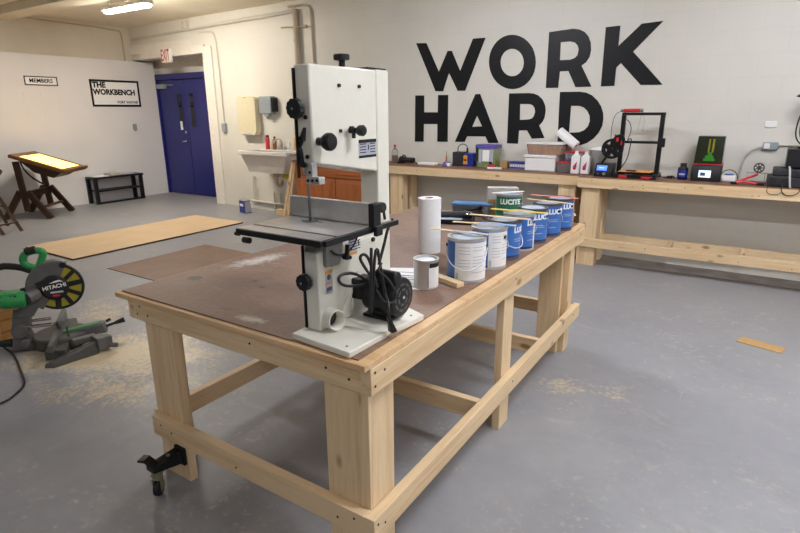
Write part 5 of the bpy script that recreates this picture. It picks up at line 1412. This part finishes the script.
tp = lambda x, z: T_ @ (BC + Vector((x, -.0625, z)))
ux = T_.to_3x3() @ Vector((1, 0, .14)); uz = T_.to_3x3() @ Vector((-.14, 0, 1))
text('HITACHI', .036, tp(-.012, .01), ux, uz, 'brand_letters', 'white', hub, bold=.001, extrude=.0005)
text('C 10FCH', .024, tp(-.005, -.028), ux, uz, 'model_letters', 'white', hub, extrude=.0005) if False else MB(T_).box(BC.x - .04, BC.x + .035, -.0635, -.0625, BC.z - .034, BC.z - .022).build('model_line', 'print', hub)
MB(T_).prism([(-.04, .035), (-.005, .05), (.02, .055), (.045, .04), (.02, .043), (0, .038)], BC + Vector((0, -.0625, 0)), (1, 0, 0), (0, 0, 1), (0, -1, 0), .001).build('white_emblem', 'white', hub)
MB(T_).box(BC.x - .03, BC.x + .012, -.0635, -.0625, BC.z - .058, BC.z - .045).build('red_line', 'red', hub)
mo = MB(T_).lathe([(0, 0), (.045, 0), (.054, .012), (.056, .11), (.048, .13), (.044, .21), (.03, .23), (0, .23)], (-.14, -.10, .385), (-1, -.12, .08), 32).obox((-.24, -.10, .41), (.14, .10, .07)).build('motor', 'sawgreen', ms, .006)
MB(T_).cyl((-.14, -.1, .385), (-.09, -.04, .395), .045).build('motor_neck', 'sawgrey', mo)
m = MB(T_)
for k in range(5):
    m.box(-.29 + k * .025, -.28 + k * .025, -.152, -.149, .395, .43)
m.build('vent_slots', 'rubber', mo)
gh = MB(T_).tube([(-.07, -.01, .565), (-.135, -.01, .60), (-.125, -.01, .665), (-.06, -.01, .685), (-.005, -.01, .675), (-.03, -.01, .61), (-.055, -.01, .565)], .023, 10, smooth=2).build('trigger_handle', 'sawgreen', ms)
MB(T_).tube([(-.11, -.012, .678), (-.05, -.012, .69)], .0255, 10).build('grip_pad', 'rubber', gh)
MB(T_).tube([(-.09, .0, .54), (-.17, .0, .585), (-.29, .01, .60), (-.37, .01, .50), (-.34, .01, .42), (-.22, .0, .40), (-.14, .0, .42)], .022, 10, smooth=2).build('carry_handle', 'rubber', ms)
tag(MB().tube([(-4.75, 1.50, .277), (-4.55, 1.44, .277), (-4.42, 1.385, .25), (-4.32, 1.37, .12), (-4.14, 1.375, .02), (-3.97, 1.375, .007), (-3.62, 1.27, .007), (-3.44, 1.215, .007), (-3.36, 1.13, .007), (-3.31, 1.05, .007), (-3.34, .92, .007), (-3.5, .7, .007)], .0065, 8, smooth=2).build('power_cord', 'cordblack'), 'dark cord curling across the sawdust in front of the mitre saw', 'cord')
for i, lab in enumerate(('lowest of three stacked orange pine boards at the left edge', 'middle of three stacked orange pine boards at the left edge', 'topmost of three stacked orange pine boards at the left edge')):
    z = .09 * i
    tag(MB().obox((-4.53 + .008 * i, 1.49, z + .044), (.60, .16, .087), rz=.02 + .02 * i).build('pine_board', 'crate', None, .004), lab, 'board', 'stacked boards by the mitre saw')

# ------------------------------------------------------------------ camera
H = 1.55
p, r, y = R(16.01990896), R(.38016899), R(-32.93359943)
cy_, sy_ = math.cos(y), math.sin(y)
right = Vector((cy_, -sy_, 0)); f0 = Vector((sy_, cy_, 0)); up = Vector((0, 0, 1))
fwd = math.cos(p) * f0 - math.sin(p) * up
dn = -math.cos(p) * up - math.sin(p) * f0
r_ = math.cos(r) * right + math.sin(r) * dn
d_ = -math.sin(r) * right + math.cos(r) * dn
cam = bpy.data.cameras.new('camera')
cam.sensor_width = 36; cam.lens = 539.5 / 800 * 36
cam.clip_start = .05
co = bpy.data.objects.new('camera', cam); COL.objects.link(co)
mw = Matrix((r_, -d_, -fwd)).transposed().to_4x4()
mw.translation = (0, 0, H)
co.matrix_world = mw
SC.camera = co
SC.view_settings.view_transform = 'Standard'
SC.view_settings.look = 'None'
SC.view_settings.exposure = -.08
SC.view_settings.gamma = 1
SC.view_settings.use_curve_mapping = False
w = bpy.data.worlds.new('world'); SC.world = w
w.use_nodes = True
w.node_tree.nodes['Background'].inputs[0].default_value = (.05, .05, .05, 1)
w.node_tree.nodes['Background'].inputs[1].default_value = 0
